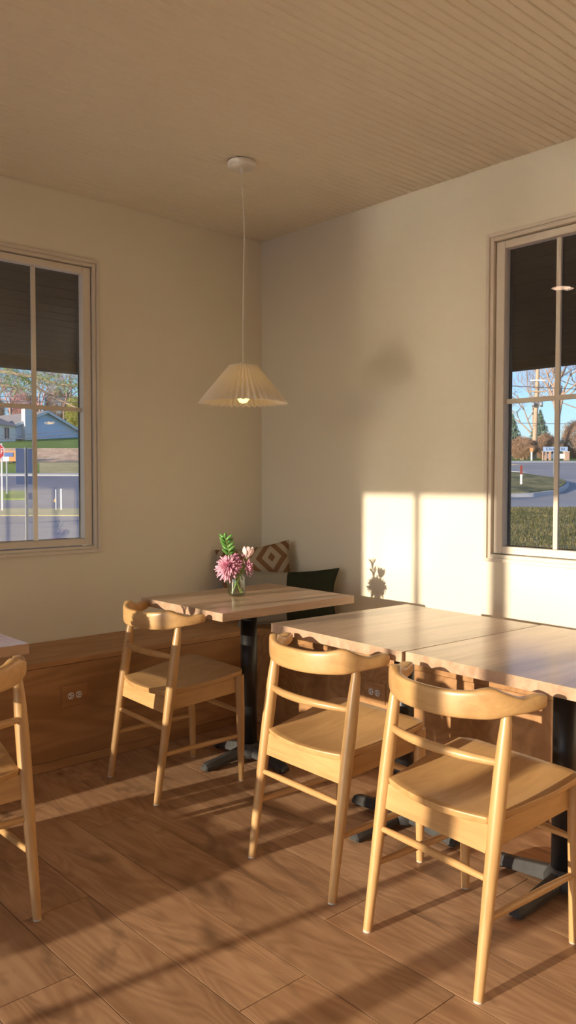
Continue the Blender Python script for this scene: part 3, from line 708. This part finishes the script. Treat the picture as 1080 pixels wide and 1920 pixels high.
def strip(name, mat, rows, u0, u1, label, cat, th=0.25, kind='structure'):
    vs, fs = [], []; us = [u0+(u1-u0)*i/8 for i in range(9)]
    for d, z in rows:
        for u in us: vs.append(gp(u, d, z))
    n = len(us); m = len(rows)
    for r_ in range(m-1):
        for i in range(n-1): fs.append((r_*n+i, r_*n+i+1, (r_+1)*n+i+1, (r_+1)*n+i))
    N = len(vs); vs += [(x, y, z-th) for x, y, z in vs]
    top = list(fs); fs += [tuple(N+i for i in reversed(f)) for f in top]
    bd = list(range(n)) + [r_*n+n-1 for r_ in range(1, m)] + [(m-1)*n+i for i in range(n-2, -1, -1)] + [r_*n for r_ in range(m-2, 0, -1)]
    for a, b in zip(bd, bd[1:]+bd[:1]): fs.append((b, a, N+a, N+b))
    o_ = MB().add(vs, fs).build(name, mat); tag(o_, label, cat, kind=kind); return o_
g0 = MB().box(-160, 200, -160, 200, -1.2, -0.7).box(XW-WT, 200, -160, 200, -0.69, -0.16).build('ground', M_ASPH); struct(g0, 'flat asphalt ground around the building', 'ground')
sw_ = MB().add(*_slab([(-16, -30, -0.31), (XW-WT-0.01, -30, -0.04), (XW-WT-0.01, 14, -0.04), (-16, 14, -0.31)], (0, 0, -0.2))).build('sidewalk', plain('sun_bounce_concrete', (0.60, 0.53, 0.44), 0.15, vary=0.06, scale=1.0, spec=0.55)); struct(sw_, 'unseen glossy forecourt sloped to bounce sun in through the shop windows', 'pavement')  # unseen pavement made pale, glossy and sloped to bounce sun up indoors
pz = MB().box(-9, PD+0.3, WT, PD+0.3, -0.15, -0.03).box(WT, PD+0.3, -9, WT, -0.15, -0.03).build('porch_floor', M_CONC); struct(pz, 'concrete porch floor outside the windows', 'floor')
UL0, UL1, UR0, UR1 = -1500, 530, 550, 2600
strip('parking_lot', M_ASPH, [(9, -0.10), (18, -0.02), (27, hz(968, 27))], UL0, UL1, 'dark asphalt lot just outside the left window', 'road')
strip('grass_verge', M_DRY, [(27, hz(968, 27)+0.03), (33, hz(955, 33)+0.03)], UL0, UL1, 'dry grass strip beyond the lot', 'grass')
strip('road', M_ASPH, [(33, hz(955, 33)), (42, hz(925, 42)), (55, hz(893, 55))], UL0, UL1, 'road beyond the left window with blue shade in its tone', 'road')
strip('sidewalk', M_CONC, [(55, hz(893, 55)+0.1), (57, hz(889, 57)+0.05)], UL0, UL1, 'pale kerb along the far side of the left road', 'sidewalk')
strip('bank_grass', M_GRASSG, [(57, hz(889, 57)), (63, hz(868, 63))], UL0, 75, 'green grass at the foot of the dirt bank', 'grass')
strip('bank_dry_grass', M_DRY, [(57, hz(889, 57)), (63, hz(868, 63))], 75, UL1, 'dry grass at the foot of the dirt bank', 'grass')
strip('dirt_bank', M_DIRT, [(63, hz(866, 63)), (66, hz(852, 66)), (68, hz(841, 68))], UL0, UL1, 'bare brown dirt bank below the house', 'dirt')
strip('house_lawn', M_GRASSG, [(68, hz(841, 68)), (82, hz(824, 82)), (130, hz(790, 130))], UL0, UL1, 'green lawn in front of the gabled house', 'grass')
strip('grass_island', M_GRASSG, [(37.5, hz(940, 37.5)+0.12), (42, hz(925, 42)+0.12)], -300, 48, 'small green traffic island by the stop sign', 'grass')
strip('lawn', M_GRASS, [(9, -0.12), (15, hz(1035, 15)), (20, hz(985, 20)), (26, hz(950, 26))], UR0, UR1, 'shaded lawn just outside the right window', 'grass')
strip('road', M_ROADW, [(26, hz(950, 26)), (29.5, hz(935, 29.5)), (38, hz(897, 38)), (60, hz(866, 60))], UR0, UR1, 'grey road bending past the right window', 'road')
strip('far_verge', M_GRASSG, [(60, hz(867, 60)+0.12), (66, hz(861, 66)), (100, hz(850, 100)), (140, hz(845, 140))], UR0, UR1, 'grass verge under the trees across the road', 'grass')
strip('sidewalk', M_CONC, [(59.2, hz(867.6, 59.2)+0.05), (60.0, hz(867, 60)+0.12)], UR0, UR1, 'pale kerb on the far side of the right road', 'sidewalk')
def road_line(mat, u0, u1, v0, v1, d0, d1, label, w=0.25):
    a, b = gp(u0, d0, hz(v0, d0)+0.02), gp(u1, d1, hz(v1, d1)+0.02)
    tag(MB().bar(a, b, w, 0.02).build('road_marking', mat), label, 'road marking')
# traffic island by the right window (rounded tip)
def isl(scale, zoff, mat, name, parent=None):
    pts = []
    for (u, v, d) in [(700, 925, 30.5), (900, 936, 29.8), (1000, 931, 30.2), (1040, 926, 31.0), (1058, 918, 32.5), (1066, 911, 34.2), (1060, 906, 35.6), (1040, 902, 36.6), (1000, 896, 38.0), (950, 889, 39.5), (700, 870, 46)]:
        pts.append(Vector(gp(u, d, hz(v, d))))
    c0 = sum(pts, Vector())/len(pts); ps = [c0+(p-c0)*scale+Vector((0, 0, zoff)) for p in pts]; n_ = len(ps)
    vs = [tuple(p) for p in ps]+[tuple(p-Vector((0, 0, 0.25))) for p in ps]+[tuple(c0+Vector((0, 0, zoff)))]
    fs = [(i, (i+1) % n_, 2*n_) for i in range(n_)]+[(i, n_+i, n_+(i+1) % n_, (i+1) % n_) for i in range(n_)]
    return MB().add(vs, fs).build(name, mat, parent)
t = isl(1.0, 0.14, M_CONC, 'traffic_island'); tag(t, 'kerbed green traffic island with a rounded tip', 'traffic island')
isl(0.965, 0.18, M_GRASS, 'turf', t)
road_line(M_LINE, 960, 1075, 884, 893, 45, 42, 'white lane line on the right road')
road_line(M_YLINE, 950, 1100, 871, 879, 55, 52, 'yellow centre line on the right road')

# grass blades of the lawn in front of the right window
gb = MB(); rgb = random.Random(8)
for i in range(26000):
    d_ = 12.5+13.2*rgb.random()**0.8; u_ = rgb.uniform(820, 1330)
    zz = -0.12 if d_ < 9 else (hz(1035, 15)+(d_-15)/5*(hz(985, 20)-hz(1035, 15)) if d_ < 20 else hz(985, 20)+(d_-20)/6*(hz(950, 26)-hz(985, 20)))
    if d_ < 15: zz = -0.12+(d_-9)/6*(hz(1035, 15)+0.12)
    p = gp(u_, d_, zz-0.005); a = rgb.uniform(0, PI); hh = rgb.uniform(0.03, 0.09); w2 = rgb.uniform(0.006, 0.014); lx, ly = rgb.gauss(0, 0.035), rgb.gauss(0, 0.035)
    gb.add([(p[0]-w2*math.cos(a), p[1]-w2*math.sin(a), p[2]), (p[0]+w2*math.cos(a), p[1]+w2*math.sin(a), p[2]), (p[0]+lx, p[1]+ly, p[2]+hh)], [(0, 1, 2)])
tag(gb.build('lawn_blades', ground_mat('grass_blades', (0.05, 0.08, 0.02), (0.32, 0.26, 0.12), 1.8, 9)), 'grass blades of the patchy lawn outside the right window', 'grass', kind='stuff')

# house with gable, chimney and left wing
M_SIDING = plain('skylit_blue_siding', (0.66, 0.79, 0.97), 0.8, vary=0.03); M_HWHITE = plain('white_siding', (0.85, 0.83, 0.80), 0.8, vary=0.03)  # blue in the gable siding is skylit shade put into the colour
M_ROOF = plain('grey_shingle', (0.32, 0.29, 0.27), 0.9, vary=0.2, scale=3); M_FOUND = plain('dark_foundation', (0.13, 0.13, 0.14), 0.9)
M_WINDOWD = plain('dark_house_window', (0.08, 0.09, 0.11), 0.2)
def house():
    d = 82.0; k = d/F_PX
    org = wp(87, 826, d); zb = hz(838, d)
    # local x = image right, local y = away from the viewer
    hs = empty('house', (org.x, org.y, zb), R_(5.0)); k = k/0.86; tag(hs, 'gabled house, skylight blue put into its siding, with a tall chimney beyond the left window', 'house')
    zof = lambda v: hz(v, d)-zb
    xl, xr, ze, zp = (26-87)*k, (163-87)*k, zof(806), zof(775)
    zr = zof(816)
    body = MB(); dep = 9.0
    fr = [(xl, 0.6), (xr, 0.6), (xr, zr), (0, zp), (xl, ze)]
    body.add([(x, 0, z) for x, z in fr]+[(x, dep, z) for x, z in fr], [(0,1,2,3,4), (9,8,7,6,5), (0,5,6,1), (1,6,7,2), (2,7,8,3), (3,8,9,4), (4,9,5,0)])
    bd = body.build('wall', M_SIDING, hs)
    MB().box(xl+0.1, xr-0.1, 0.15, dep-0.1, -1.2, 0.6).build('foundation', M_FOUND, hs)
    for (xa, za), (xb, zb_) in (((xl-0.5, ze-0.15), (0, zp+0.06)), ((0, zp+0.06), (xr+0.5, zr-0.2))):
        rf_ = MB().add(*_slab([(xa, -0.35, za), (xb, -0.35, zb_), (xb, dep+0.3, zb_), (xa, dep+0.3, za)], (0, 0, 0.16))).build('roof', M_ROOF, hs)
        MB().bar((xa, -0.37, za+0.04), (xb, -0.37, zb_+0.04), 0.06, 0.26).build('bargeboard', M_HWHITE, rf_)
    cx0, cx1 = (43.5-87)*k, (61-87)*k
    ch = MB().box(cx0, cx1, -0.7, 0.0, -0.6, zof(771)).build('chimney', M_HWHITE, hs)
    MB().box(cx0-0.05, cx1+0.05, -0.75, 0.05, zof(771), zof(769.5)).box(cx0+0.35, cx0+0.6, -0.65, -0.4, zof(769.5), zof(766)).build('chimney_cap', M_FOUND, ch)
    MB().box((118-87)*k, (126-87)*k, 0.08, 0.2, -0.2, 0.3).build('crawlspace_vent', M_HWHITE, hs)
    # recessed middle wing and bright left wing
    MB().box((-20-87)*k, xl+0.1, 2.2, 7.5, -0.6, zof(800)).build('wall', M_SIDING, hs)
    wl_ = MB().box((-60-87)*k, (19-87)*k, -1.6, 7.0, -0.4, zof(804)).build('wall', M_HWHITE, hs)
    for u in (3, 7.5):
        wd = MB().box((u-1.6-87)*k, (u+1.2-87)*k, -1.63, -1.55, zof(828), zof(808)).build('window', M_WINDOWD, wl_)
        MB().box((u-1.9-87)*k, (u-1.6-87)*k, -1.65, -1.55, zof(829), zof(807)).build('shutter', plain('red_brown_shutter', (0.5, 0.2, 0.14), 0.7), wd)
    zt = zof(786)
    MB().add([((-60-87)*k, -1.9, zof(800)), ((24-87)*k, -1.9, zof(806)), ((30-87)*k, 2.6, zt), ((-60-87)*k, 2.6, zt), ((-60-87)*k, 7.4, zof(802)), ((24-87)*k, 7.4, zof(804))],
             [(0,1,2,3), (3,2,5,4), (1,5,2), (0,3,4), (0,4,5,1)]).build('roof', M_ROOF, hs)
house()

# signs and posts outside the left window
M_GALV = plain('galvanised_steel', (0.42, 0.44, 0.46), 0.4, metal=0.6); M_ALU = plain('sign_back_shade_blue', (0.25, 0.33, 0.46), 0.6, metal=0.0)  # sign backs carry blue shade in their base colour
M_RED = plain('stop_red', (0.62, 0.02, 0.04), 0.5); M_SWHITE = plain('sign_white', (0.85, 0.85, 0.85), 0.5); M_ORANGE = plain('orange_fence', (0.80, 0.36, 0.14), 0.8)
M_BLUE = plain('sign_blue', (0.10, 0.20, 0.50), 0.6); M_SIGNPALE = plain('street_sign_face', (0.38, 0.52, 0.72), 0.5); M_TEXT = plain('sign_lettering', (0.06, 0.09, 0.16), 0.6)
def text_mesh(name, body, size, mat, parent, loc, rot, align='CENTER'):
    cu = bpy.data.curves.new(name, 'FONT'); cu.body = body; cu.size = size; cu.align_x = align; cu.align_y = 'CENTER'; cu.extrude = 0.003; cu.resolution_u = 3
    tmp = bpy.data.objects.new(name, cu); col.objects.link(tmp); dg = bpy.context.evaluated_depsgraph_get()
    me = bpy.data.meshes.new_from_object(tmp.evaluated_get(dg)); bpy.data.objects.remove(tmp)
    me.materials.clear(); me.materials.append(mat); o_ = bpy.data.objects.new(name, me); col.objects.link(o_); o_.parent = parent; o_.location = loc; o_.rotation_euler = rot; return o_
VROT = math.atan2(RT.y, RT.x)           # heading of image-right on the ground
d = 16.6; b0 = wp(51, 1019, d); zg = -0.05
t = empty('sign_post', (b0.x, b0.y, zg), VROT+R_(38)); tag(t, 'steel post with two blank sign backs outside the left window', 'sign')
MB().box(-0.028, -0.012, -0.02, 0.02, 0, hz(840, d)-zg).box(0.006, 0.026, -0.02, 0.02, 0, hz(840, d)-zg).box(-0.012, 0.006, 0.012, 0.02, 0, hz(840, d)-zg).build('post', M_GALV, t)
MB().box(-0.205, 0.150, 0.022, 0.026, hz(887, d)-zg, hz(841.5, d)-zg).build('sign_plate', M_ALU, t)
MB().box(-0.205, 0.150, 0.022, 0.026, hz(908.5, d)-zg, hz(893, d)-zg).build('sign_plate', M_ALU, t)
d = 31.0; b0 = wp(4, 960, d); zg = 0.09
t = empty('stop_sign', (b0.x, b0.y, zg), VROT+R_(8)); tag(t, 'red STOP sign at the left edge of the left window', 'sign')
MB().box(-0.03, 0.03, 0.0, 0.05, 0, hz(832, d)-zg).build('post', M_SWHITE, t)
zc = hz(847.5, d)-zg; R8 = 0.395
for nm, rr8, y0, y1, mt in (('sign_border', R8, -0.012, -0.006, M_SWHITE), ('sign_plate', R8-0.025, -0.016, -0.0125, M_RED)):
    oc = [(-0.26+rr8*math.cos(PI/8+PI/4*i), zc+rr8*math.sin(PI/8+PI/4*i)) for i in range(8)]
    MB().add([(x, y0, z) for x, z in oc]+[(x, y1, z) for x, z in oc], [tuple(range(7, -1, -1))[::-1], tuple(range(15, 7, -1))]+[(i, 8+i, 8+(i+1) % 8, (i+1) % 8) for i in range(8)]).build(nm, mt, t)
text_mesh('lettering', 'STOP', 0.32, M_SWHITE, t, (-0.26, -0.019, zc), (PI/2, 0, 0))
d = 40; b0 = wp(13, 940, d); zg = hz(936, d)
t = empty('small_sign', (b0.x, b0.y, zg), VROT); tag(t, 'small white sign on a grey post right of the stop sign', 'sign')
MB().box(-0.035, 0.035, 0, 0.04, 0, hz(864, d)-zg).build('post', M_GALV, t)
MB().box(-0.20, 0.13, -0.02, -0.005, hz(865.5, d)-zg, hz(857, d)-zg).build('sign_plate', M_SWHITE, t)
d = 62; b0 = wp(14, 868, d); zg = hz(868, d)
t = empty('site_banner', (b0.x, b0.y, zg), VROT); tag(t, 'orange site banner with a blue panel below the house', 'sign')
MB().box(-0.9, 0.9, 0, 0.05, 0.1, hz(846, d)-zg).build('banner_panel', M_ORANGE, t)
MB().box(-0.25, 0.45, -0.03, -0.005, hz(857, d)-zg, hz(849, d)-zg).build('blue_panel', M_BLUE, t)
for x in (-0.8, 0.8): MB().box(x-0.04, x+0.04, 0.055, 0.12, -0.1, hz(846, d)-zg).build('post', M_GALV, t)
for u, v0, v1, w_, lb in ((115, 917, 962, 0.05, 'white marker post right of the flagged stake'), (105, 918, 958, 0.03, 'thin white stake with an orange flag')):
    d = 31.5; b0 = wp(u, v1, d); zg = hz(v1, d)
    t = empty('marker_post', (b0.x, b0.y, zg), VROT); tag(t, lb, 'post')
    MB().box(-w_/2, w_/2, -w_/2, w_/2, -0.05, hz(v0, d)-zg).build('stake', M_SWHITE, t)
    if u == 105: MB().add([(-w_/2, 0, 0.50), (-w_/2, 0, 0.32), (-0.09, 0.01, 0.34), (-0.06, 0.01, 0.44)], [(0, 1, 2, 3), (3, 2, 1, 0)]).build('flag', M_ORANGE, t)
# silt fence
t = MB(); a = None
vs = []; rs = random.Random(3)
for i in range(60):
    u = -300+i*10; d = 62.8; zt_ = hz(865+1.5*math.sin(i*0.7)+rs.uniform(-1, 1), d); p = wp(u, 868, d); vs += [(p.x, p.y, hz(872, d)-0.3), (p.x, p.y, zt_)]
t.add(vs+[(x+0.05, y+0.05, z) for x, y, z in vs], [(2*i, 2*i+2, 2*i+3, 2*i+1) for i in range(59)]+[(120+2*i+1, 120+2*i+3, 120+2*i+2, 120+2*i) for i in range(59)]+[(2*i+1, 2*i+3, 120+2*i+3, 120+2*i+1) for i in range(59)])
tag(t.build('silt_fence', M_FOUND), 'low black silt fence at the foot of the dirt bank', 'fence')

# overhead wires
def wire(pts, label, r=0.03): tag(MB().tube([wp(*p) for p in pts], r, 5).build('overhead_wire', M_FOUND), label, 'wire', 'overhead wires')
wire([(-500, 742, 60), (0, 743, 60), (90, 745, 60), (180, 747, 60), (420, 752, 60)], 'upper power wire across the left window', 0.025)
wire([(-500, 751, 60), (0, 752, 60), (120, 754, 60), (420, 757, 60)], 'lower power wire across the left window', 0.03)
wire([(-500, 806, 70), (0, 817, 70), (60, 814, 70), (150, 805, 70), (420, 780, 70)], 'upper thin wire in front of the house', 0.02)
wire([(-500, 824, 70), (0, 823, 70), (60, 822, 70), (150, 812, 70), (420, 785, 70)], 'lower thin wire in front of the house', 0.03)
wire([(700, 715, 65.3), (955, 723.5, 65.3), (1005, 726, 65.3), (1080, 729.5, 65.3), (1400, 745, 65.3)], 'dark wire crossing the utility pole, high up', 0.035)
wire([(700, 790, 65.3), (955, 793, 65.3), (1005, 794, 65.3), (1080, 795, 65.3), (1400, 800, 65.3)], 'thin wire crossing the utility pole, halfway up', 0.02)

# ------------------------------------------------------------------ trees
M_BARK = plain('grey_brown_bark', (0.36, 0.27, 0.20), 0.9, vary=0.25, scale=3); M_TWIG = plain('bare_twigs', (0.46, 0.33, 0.25), 0.9, vary=0.2, scale=2)
M_PINKT = plain('pink_budding_twigs', (0.55, 0.30, 0.28), 0.9, vary=0.3, scale=1); M_SPRUCE = plain('spruce_needles', (0.17, 0.26, 0.20), 0.8, vary=0.45, scale=2)
M_PINE = plain('pine_needles', (0.19, 0.34, 0.08), 0.7, vary=0.5, scale=2.5); M_BROWNB = plain('brown_shrub_twigs', (0.40, 0.26, 0.17), 0.9, vary=0.4, scale=2); M_YELB = plain('yellow_green_leaves', (0.42, 0.42, 0.12), 0.8, vary=0.3, scale=2)
def branches(mb, p, d, length, r, depth, rg, spread=0.55, up=0.18, nmin=2, nmax=3):
    q_ = p+d*length; mid = p+d*length*0.5+Vector((rg.uniform(-1, 1), rg.uniform(-1, 1), rg.uniform(-1, 1)))*length*0.06
    mb.tube([p, mid, q_], [r, r*0.85, r*0.66], 5 if depth > 2 else 3, cap=False)
    if depth == 0: return
    for i in range(rg.randint(nmin, nmax)):
        nd_ = (d+Vector((rg.gauss(0, spread), rg.gauss(0, spread), rg.gauss(0, spread)*0.7+up))).normalized()
        branches(mb, p+d*length*rg.uniform(0.55, 1.0), nd_, length*rg.uniform(0.62, 0.85), r*0.62, depth-1, rg, spread, up, nmin, nmax)
def bare_tree(name, base, height, seed, depth, label, mat, r=None, spread=0.5, cat='tree', group=None, nmax=3):
    rg = random.Random(seed); root = empty(name, base); tag(root, label, cat, group)
    r = r or height*0.022
    MB().tube([(0, 0, -0.3), (0.05*r, 0, height*0.15), (0.2*r, 0.1*r, height*0.27)], [r*1.25, r, r*0.9], 8).build('trunk', M_BARK, root)
    mb = MB()
    for i in range(4):
        d_ = Vector((rg.gauss(0, 0.45), rg.gauss(0, 0.45), 1)).normalized()
        branches(mb, Vector((0, 0, height*(0.20+0.05*rg.random()))), d_, height*0.26, r*0.65, depth, rg, spread, nmax=nmax)
    mb.build('branches', mat, root); return root
def leaf_cloud(mb, rg, n, fn, size, thin=1.0):
    for i in range(n):
        c_ = fn(rg); a = Vector((rg.gauss(0, 1), rg.gauss(0, 1), rg.gauss(0, 1))).normalized()*size; b = Vector((rg.gauss(0, 1), rg.gauss(0, 1), rg.gauss(0, 1))).normalized()*size*0.5
        mb.add([c_-a, c_+b*thin, c_+a], [(0, 1, 2)])
def spruce(base, height, rad, seed, label, n=5200):
    rg = random.Random(seed); root = empty('spruce_tree', base); tag(root, label, 'tree', 'spruce trees across the road')
    MB().tube([(0, 0, -0.3), (0, 0, height*0.95)], [0.2, 0.03], 7).build('trunk', M_BARK, root)
    def f_(g_):
        s = g_.random()**0.62; a = g_.uniform(0, 2*PI); lay = 0.78+0.22*math.sin(s*46+3*math.sin(a*3)); rr_ = rad*s*lay*math.sqrt(g_.uniform(0.35, 1))
        return Vector((rr_*math.cos(a), rr_*math.sin(a), height*(1-s*0.97)-0.15*rr_))
    mb = MB(); leaf_cloud(mb, rg, n, f_, height*0.035); mb.build('needles', M_SPRUCE, root)
def shrub(name, base, rx, rz_, mat, seed, label, n=3600, group=None, cat='shrub', size=0.22, lift=0.5):
    rg = random.Random(seed); root = empty(name, base); tag(root, label, cat, group)
    def f_(g_):
        v = Vector((g_.gauss(0, 1), g_.gauss(0, 1), g_.gauss(0, 1))).normalized()*(g_.uniform(0.5, 1)**0.5); b_ = 1+0.12*math.sin(v.x*7+seed)+0.1*math.sin(v.z*9+v.y*5)
        return Vector((v.x*rx*b_, v.y*rx*b_, rz_*(lift+0.5+v.z*0.95*b_)))
    mb = MB(); leaf_cloud(mb, rg, n*2, f_, size, 0.22); mb.build('twigs', mat, root)
    sm = MB()
    for k in range(4):
        a = 2*PI*k/4+0.4; sm.tube([(0.15*math.cos(a), 0.15*math.sin(a), -0.2), (0.3*rx*math.cos(a), 0.3*rx*math.sin(a), rz_*(0.2+lift)), (0.7*rx*math.cos(a), 0.7*rx*math.sin(a), rz_*(0.7+lift))], [0.12, 0.09, 0.03], 6)
    sm.build('trunk', M_BARK, root)
def at_ground(u, v, d): p = wp(u, v, d); return (p.x, p.y, hz(v, d))
bare_tree('bare_tree', at_ground(1045, 860, 72), 13.5, 5, 6, 'tall bare tree behind the utility pole', M_TWIG, r=0.20, group='bare trees across the road')
bare_tree('bare_tree', at_ground(1000, 858, 88), 11.0, 8, 6, 'bare tree behind the spruces', M_TWIG, r=0.14, group='bare trees across the road')
bare_tree('bare_tree', at_ground(1110, 860, 80), 12.0, 21, 6, 'bare tree at the right edge of the right window', M_TWIG, r=0.16, group='bare trees across the road')
spruce(at_ground(960, 861, 70), 3.9, 1.7, 2, 'blue-green spruce at the left side of the right window')
spruce(at_ground(1012, 861, 76), 4.6, 2.0, 3, 'green spruce behind the utility pole')
shrub('rounded_shrub', at_ground(982, 860, 64.5), 1.05, 0.85, M_BROWNB, 4, 'rounded brown shrub left of the utility pole', group='brown shrubs across the road')
shrub('rounded_shrub', at_ground(1026, 860, 68), 1.2, 1.0, M_BROWNB, 9, 'rounded brown shrub right of the utility pole', group='brown shrubs across the road')
shrub('reddish_tree', at_ground(1082, 860, 69), 1.25, 1.7, M_BROWNB, 12, 'reddish brown rounded tree at the right edge', n=5200, group='brown shrubs across the road', lift=0.45)
for u, d, rx, rz_, s in ((1160, 72, 1.8, 1.8, 31), (905, 74, 1.8, 1.6, 32)):
    shrub('rounded_shrub', at_ground(u, 860, d), rx, rz_, M_BROWNB, s, 'rounded shrub outside the window\'s view, %s' % ('right of it' if u > 1000 else 'left of it'), n=2000, group='brown shrubs across the road')
# utility pole
M_POLE = plain('weathered_pole_wood', (0.55, 0.40, 0.27), 0.85, vary=0.15, scale=3)
d = 66.0; b0 = at_ground(1001, 860, d)
t = empty('utility_pole', b0, VROT); tag(t, 'tall wooden utility pole across the road', 'utility pole')
zb = b0[2]; top_ = wp(1008, 640, d); off = Vector((7.0/F_PX*d, 0, 0))
MB().tube([(0, 0, -0.3), tuple(off*0.5+Vector((0, 0, (hz(640, d)-zb)/2))), tuple(off+Vector((0, 0, hz(640, d)-zb)))], [0.20, 0.17, 0.13], 10).build('pole', M_POLE, t)
for v, hw_, m_ in ((714, 14, M_SWHITE), (735, 15, M_POLE), (757, 9, M_GALV)):
    s = (860-v)/220; x = off.x*s; z = hz(v, d)-zb
    MB().box(x-hw_/F_PX*d, x+hw_/F_PX*d, -0.22, -0.12, z-0.05, z+0.05).build('crossarm', m_, t)
for s in (-1, 1): MB().lathe([(0, -0.25), (0.12, -0.22), (0.12, 0.15), (0, 0.2)], 10, (off.x*0.47+s*0.32, -0.3, hz(758, d)-zb)).build('insulator', M_GALV, t)
# street sign, marker, monument sign
d = 41.0; b0 = wp(1038, 905, d); zg = hz(905, d)+0.1
t = empty('street_sign', (b0.x, b0.y, zg), VROT); tag(t, 'pale blue street name sign on a thin pole in the traffic island', 'sign')
MB().box(-0.03, 0.03, -0.03, 0.03, 0, hz(838, d)-zg).build('pole', M_GALV, t)
MB().box((1017-1038)/F_PX*d, (1063-1038)/F_PX*d, -0.045, -0.032, hz(846, d)-zg, hz(837.5, d)-zg).build('name_plate', M_SIGNPALE, t)
text_mesh('lettering', 'E Stratton Rd', 0.17, M_TEXT, t, ((1040-1038)/F_PX*d, -0.05, hz(841.8, d)-zg), (PI/2, 0, 0))
d = 33.0; b0 = wp(977, 908, d); zg = hz(908, d)
t = empty('marker_post', (b0.x, b0.y, zg), VROT); tag(t, 'white utility marker post with a brown top on the traffic island', 'post')
MB().box(-0.04, 0.04, -0.02, 0.02, 0.0, hz(889, d)-zg).build('stake', M_SWHITE, t)
MB().box(-0.042, 0.042, -0.022, 0.022, hz(889, d)-zg, hz(872, d)-zg).build('stake_top', plain('brown_marker', (0.30, 0.06, 0.04), 0.6), t)
d = 62.0; b0 = at_ground(1040, 861, d)
M_BRICK = plain('tan_brick', (0.55, 0.36, 0.26), 0.9, vary=0.2, scale=20)
t = empty('monument_sign', b0, VROT); tag(t, 'low brick monument sign with white panels across the road', 'sign'); zb = b0[2]; k = d/F_PX
for u0, u1 in ((1018, 1023), (1027.5, 1031.5), (1057.5, 1065.5)):
    pl = MB().box((u0-1040)*k, (u1-1040)*k, -0.25, 0.25, -0.2, hz(847, d)-zb).build('pillar', M_BRICK, t)
    MB().box((u0-0.5-1040)*k, (u1+0.5-1040)*k, -0.28, 0.28, hz(847, d)-zb, hz(846, d)-zb).build('cap', M_CONC, pl)
for u0, u1 in ((1023, 1027.5), (1031.5, 1057.5)):
    MB().box((u0-1040)*k, (u1-1040)*k, -0.12, 0.12, 0.05, hz(850.5, d)-zb).build('sign_panel', M_SWHITE, t)
d = 61.0; b0 = at_ground(996.5, 862, d)
t = empty('hydrant_marker', b0, VROT); tag(t, 'short white post with an orange top by the utility pole', 'post')
MB().box(-0.05, 0.05, -0.05, 0.05, -0.1, 0.62).build('stake', M_SWHITE, t); MB().box(-0.1, 0.1, -0.07, 0.07, 0.62, 0.9).build('stake_top', M_ORANGE, t)

# trees around the house
for i, (u, v, d, h_, sd_, mt, lb) in enumerate([(20, 800, 100, 7.6, 41, M_PINKT, 'pink budding tree behind the left wing of the house'), (75, 800, 108, 9.6, 42, M_PINKT, 'pink budding tree right behind the gable'),
        (120, 798, 104, 9.4, 43, M_PINKT, 'pink budding tree behind the right slope of the roof'), (190, 800, 116, 9.0, 44, M_TWIG, 'bare tree right of the pink trees'), (-40, 800, 112, 9.5, 45, M_TWIG, 'bare tree at the far left behind the house')]):
    bare_tree('budding_tree', at_ground(u, v, d), h_, sd_, 6, lb, mt, r=0.16, spread=0.62, group='trees behind the house', nmax=3)
for i, (u, d, rx, rz_, mt, lb) in enumerate([(45, 128, 2.4, 3.0, M_PINKT, 'pinkish thicket behind the chimney'), (110, 130, 2.4, 3.4, M_TWIG, 'brown thicket behind the gable'), (150, 100, 1.6, 2.0, M_YELB, 'yellow-green bush right of the house'), (-20, 128, 2.4, 3.0, M_TWIG, 'brown thicket at the far left'), (225, 130, 2.4, 3.2, M_PINKT, 'pinkish thicket at the far right')]):
    shrub('thicket', at_ground(u, 800, d), rx, rz_, mt, 60+i, lb, n=4200, group='thickets behind the house', cat='shrub', size=0.45, lift=0.35)
# near evergreen whose boughs hang across the top of the left window
rg = random.Random(77); d = 21.0
b0 = wp(-150, 1000, d+1); root = empty('evergreen_tree', (b0.x, b0.y, -0.15)); tag(root, 'evergreen tree with long boughs across the top of the left window', 'tree')
def lc(u, v, dd): return wp(u, v, dd)-Vector(root.location)
MB().tube([(0, 0, -0.2), (0.05, 0, 2.5), (0.0, 0.1, 7.5)], [0.28, 0.22, 0.08], 10).build('trunk', M_BARK, root)
boughs = [[(-150, 690, 22), (-40, 672, 21.5), (30, 700, 21), (80, 733, 21), (150, 768, 20.5)], [(-150, 700, 22), (-60, 690, 21), (60, 706, 20.5), (110, 720, 20.2), (160, 724, 20)],
          [(-150, 740, 22), (-80, 722, 21), (0, 722, 20.5), (60, 730, 20.3)], [(-150, 660, 22), (0, 660, 21), (120, 680, 20.5), (190, 720, 20)]]
nm = MB()
for bi, bp in enumerate(boughs):
    pts = catmull([tuple(lc(*p)) for p in bp], 6)
    MB().tube(pts, [0.075*(1-0.75*i/(len(pts)-1)) for i in range(len(pts))], 6).build('bough', M_BARK, root)
    for i, p in enumerate(pts):
        if bi == 0 and i > 13: continue
        for k in range(85):
            c_ = Vector(p)+RT*rg.gauss(0, 0.16)+Vector((0, 0, rg.gauss(0.02, 0.13)))+FW*rg.gauss(0, 0.2)
            dd = Vector((rg.gauss(0, 1), rg.gauss(0, 1), rg.gauss(0.3, 0.7))).normalized()*0.10; sd2 = dd.cross(Vector((rg.gauss(0, 1), rg.gauss(0, 1), rg.gauss(0, 1)))).normalized()*0.008
            nm.add([c_-sd2, c_+sd2, c_+dd], [(0, 1, 2)])
nm.build('needles', M_PINE, root)
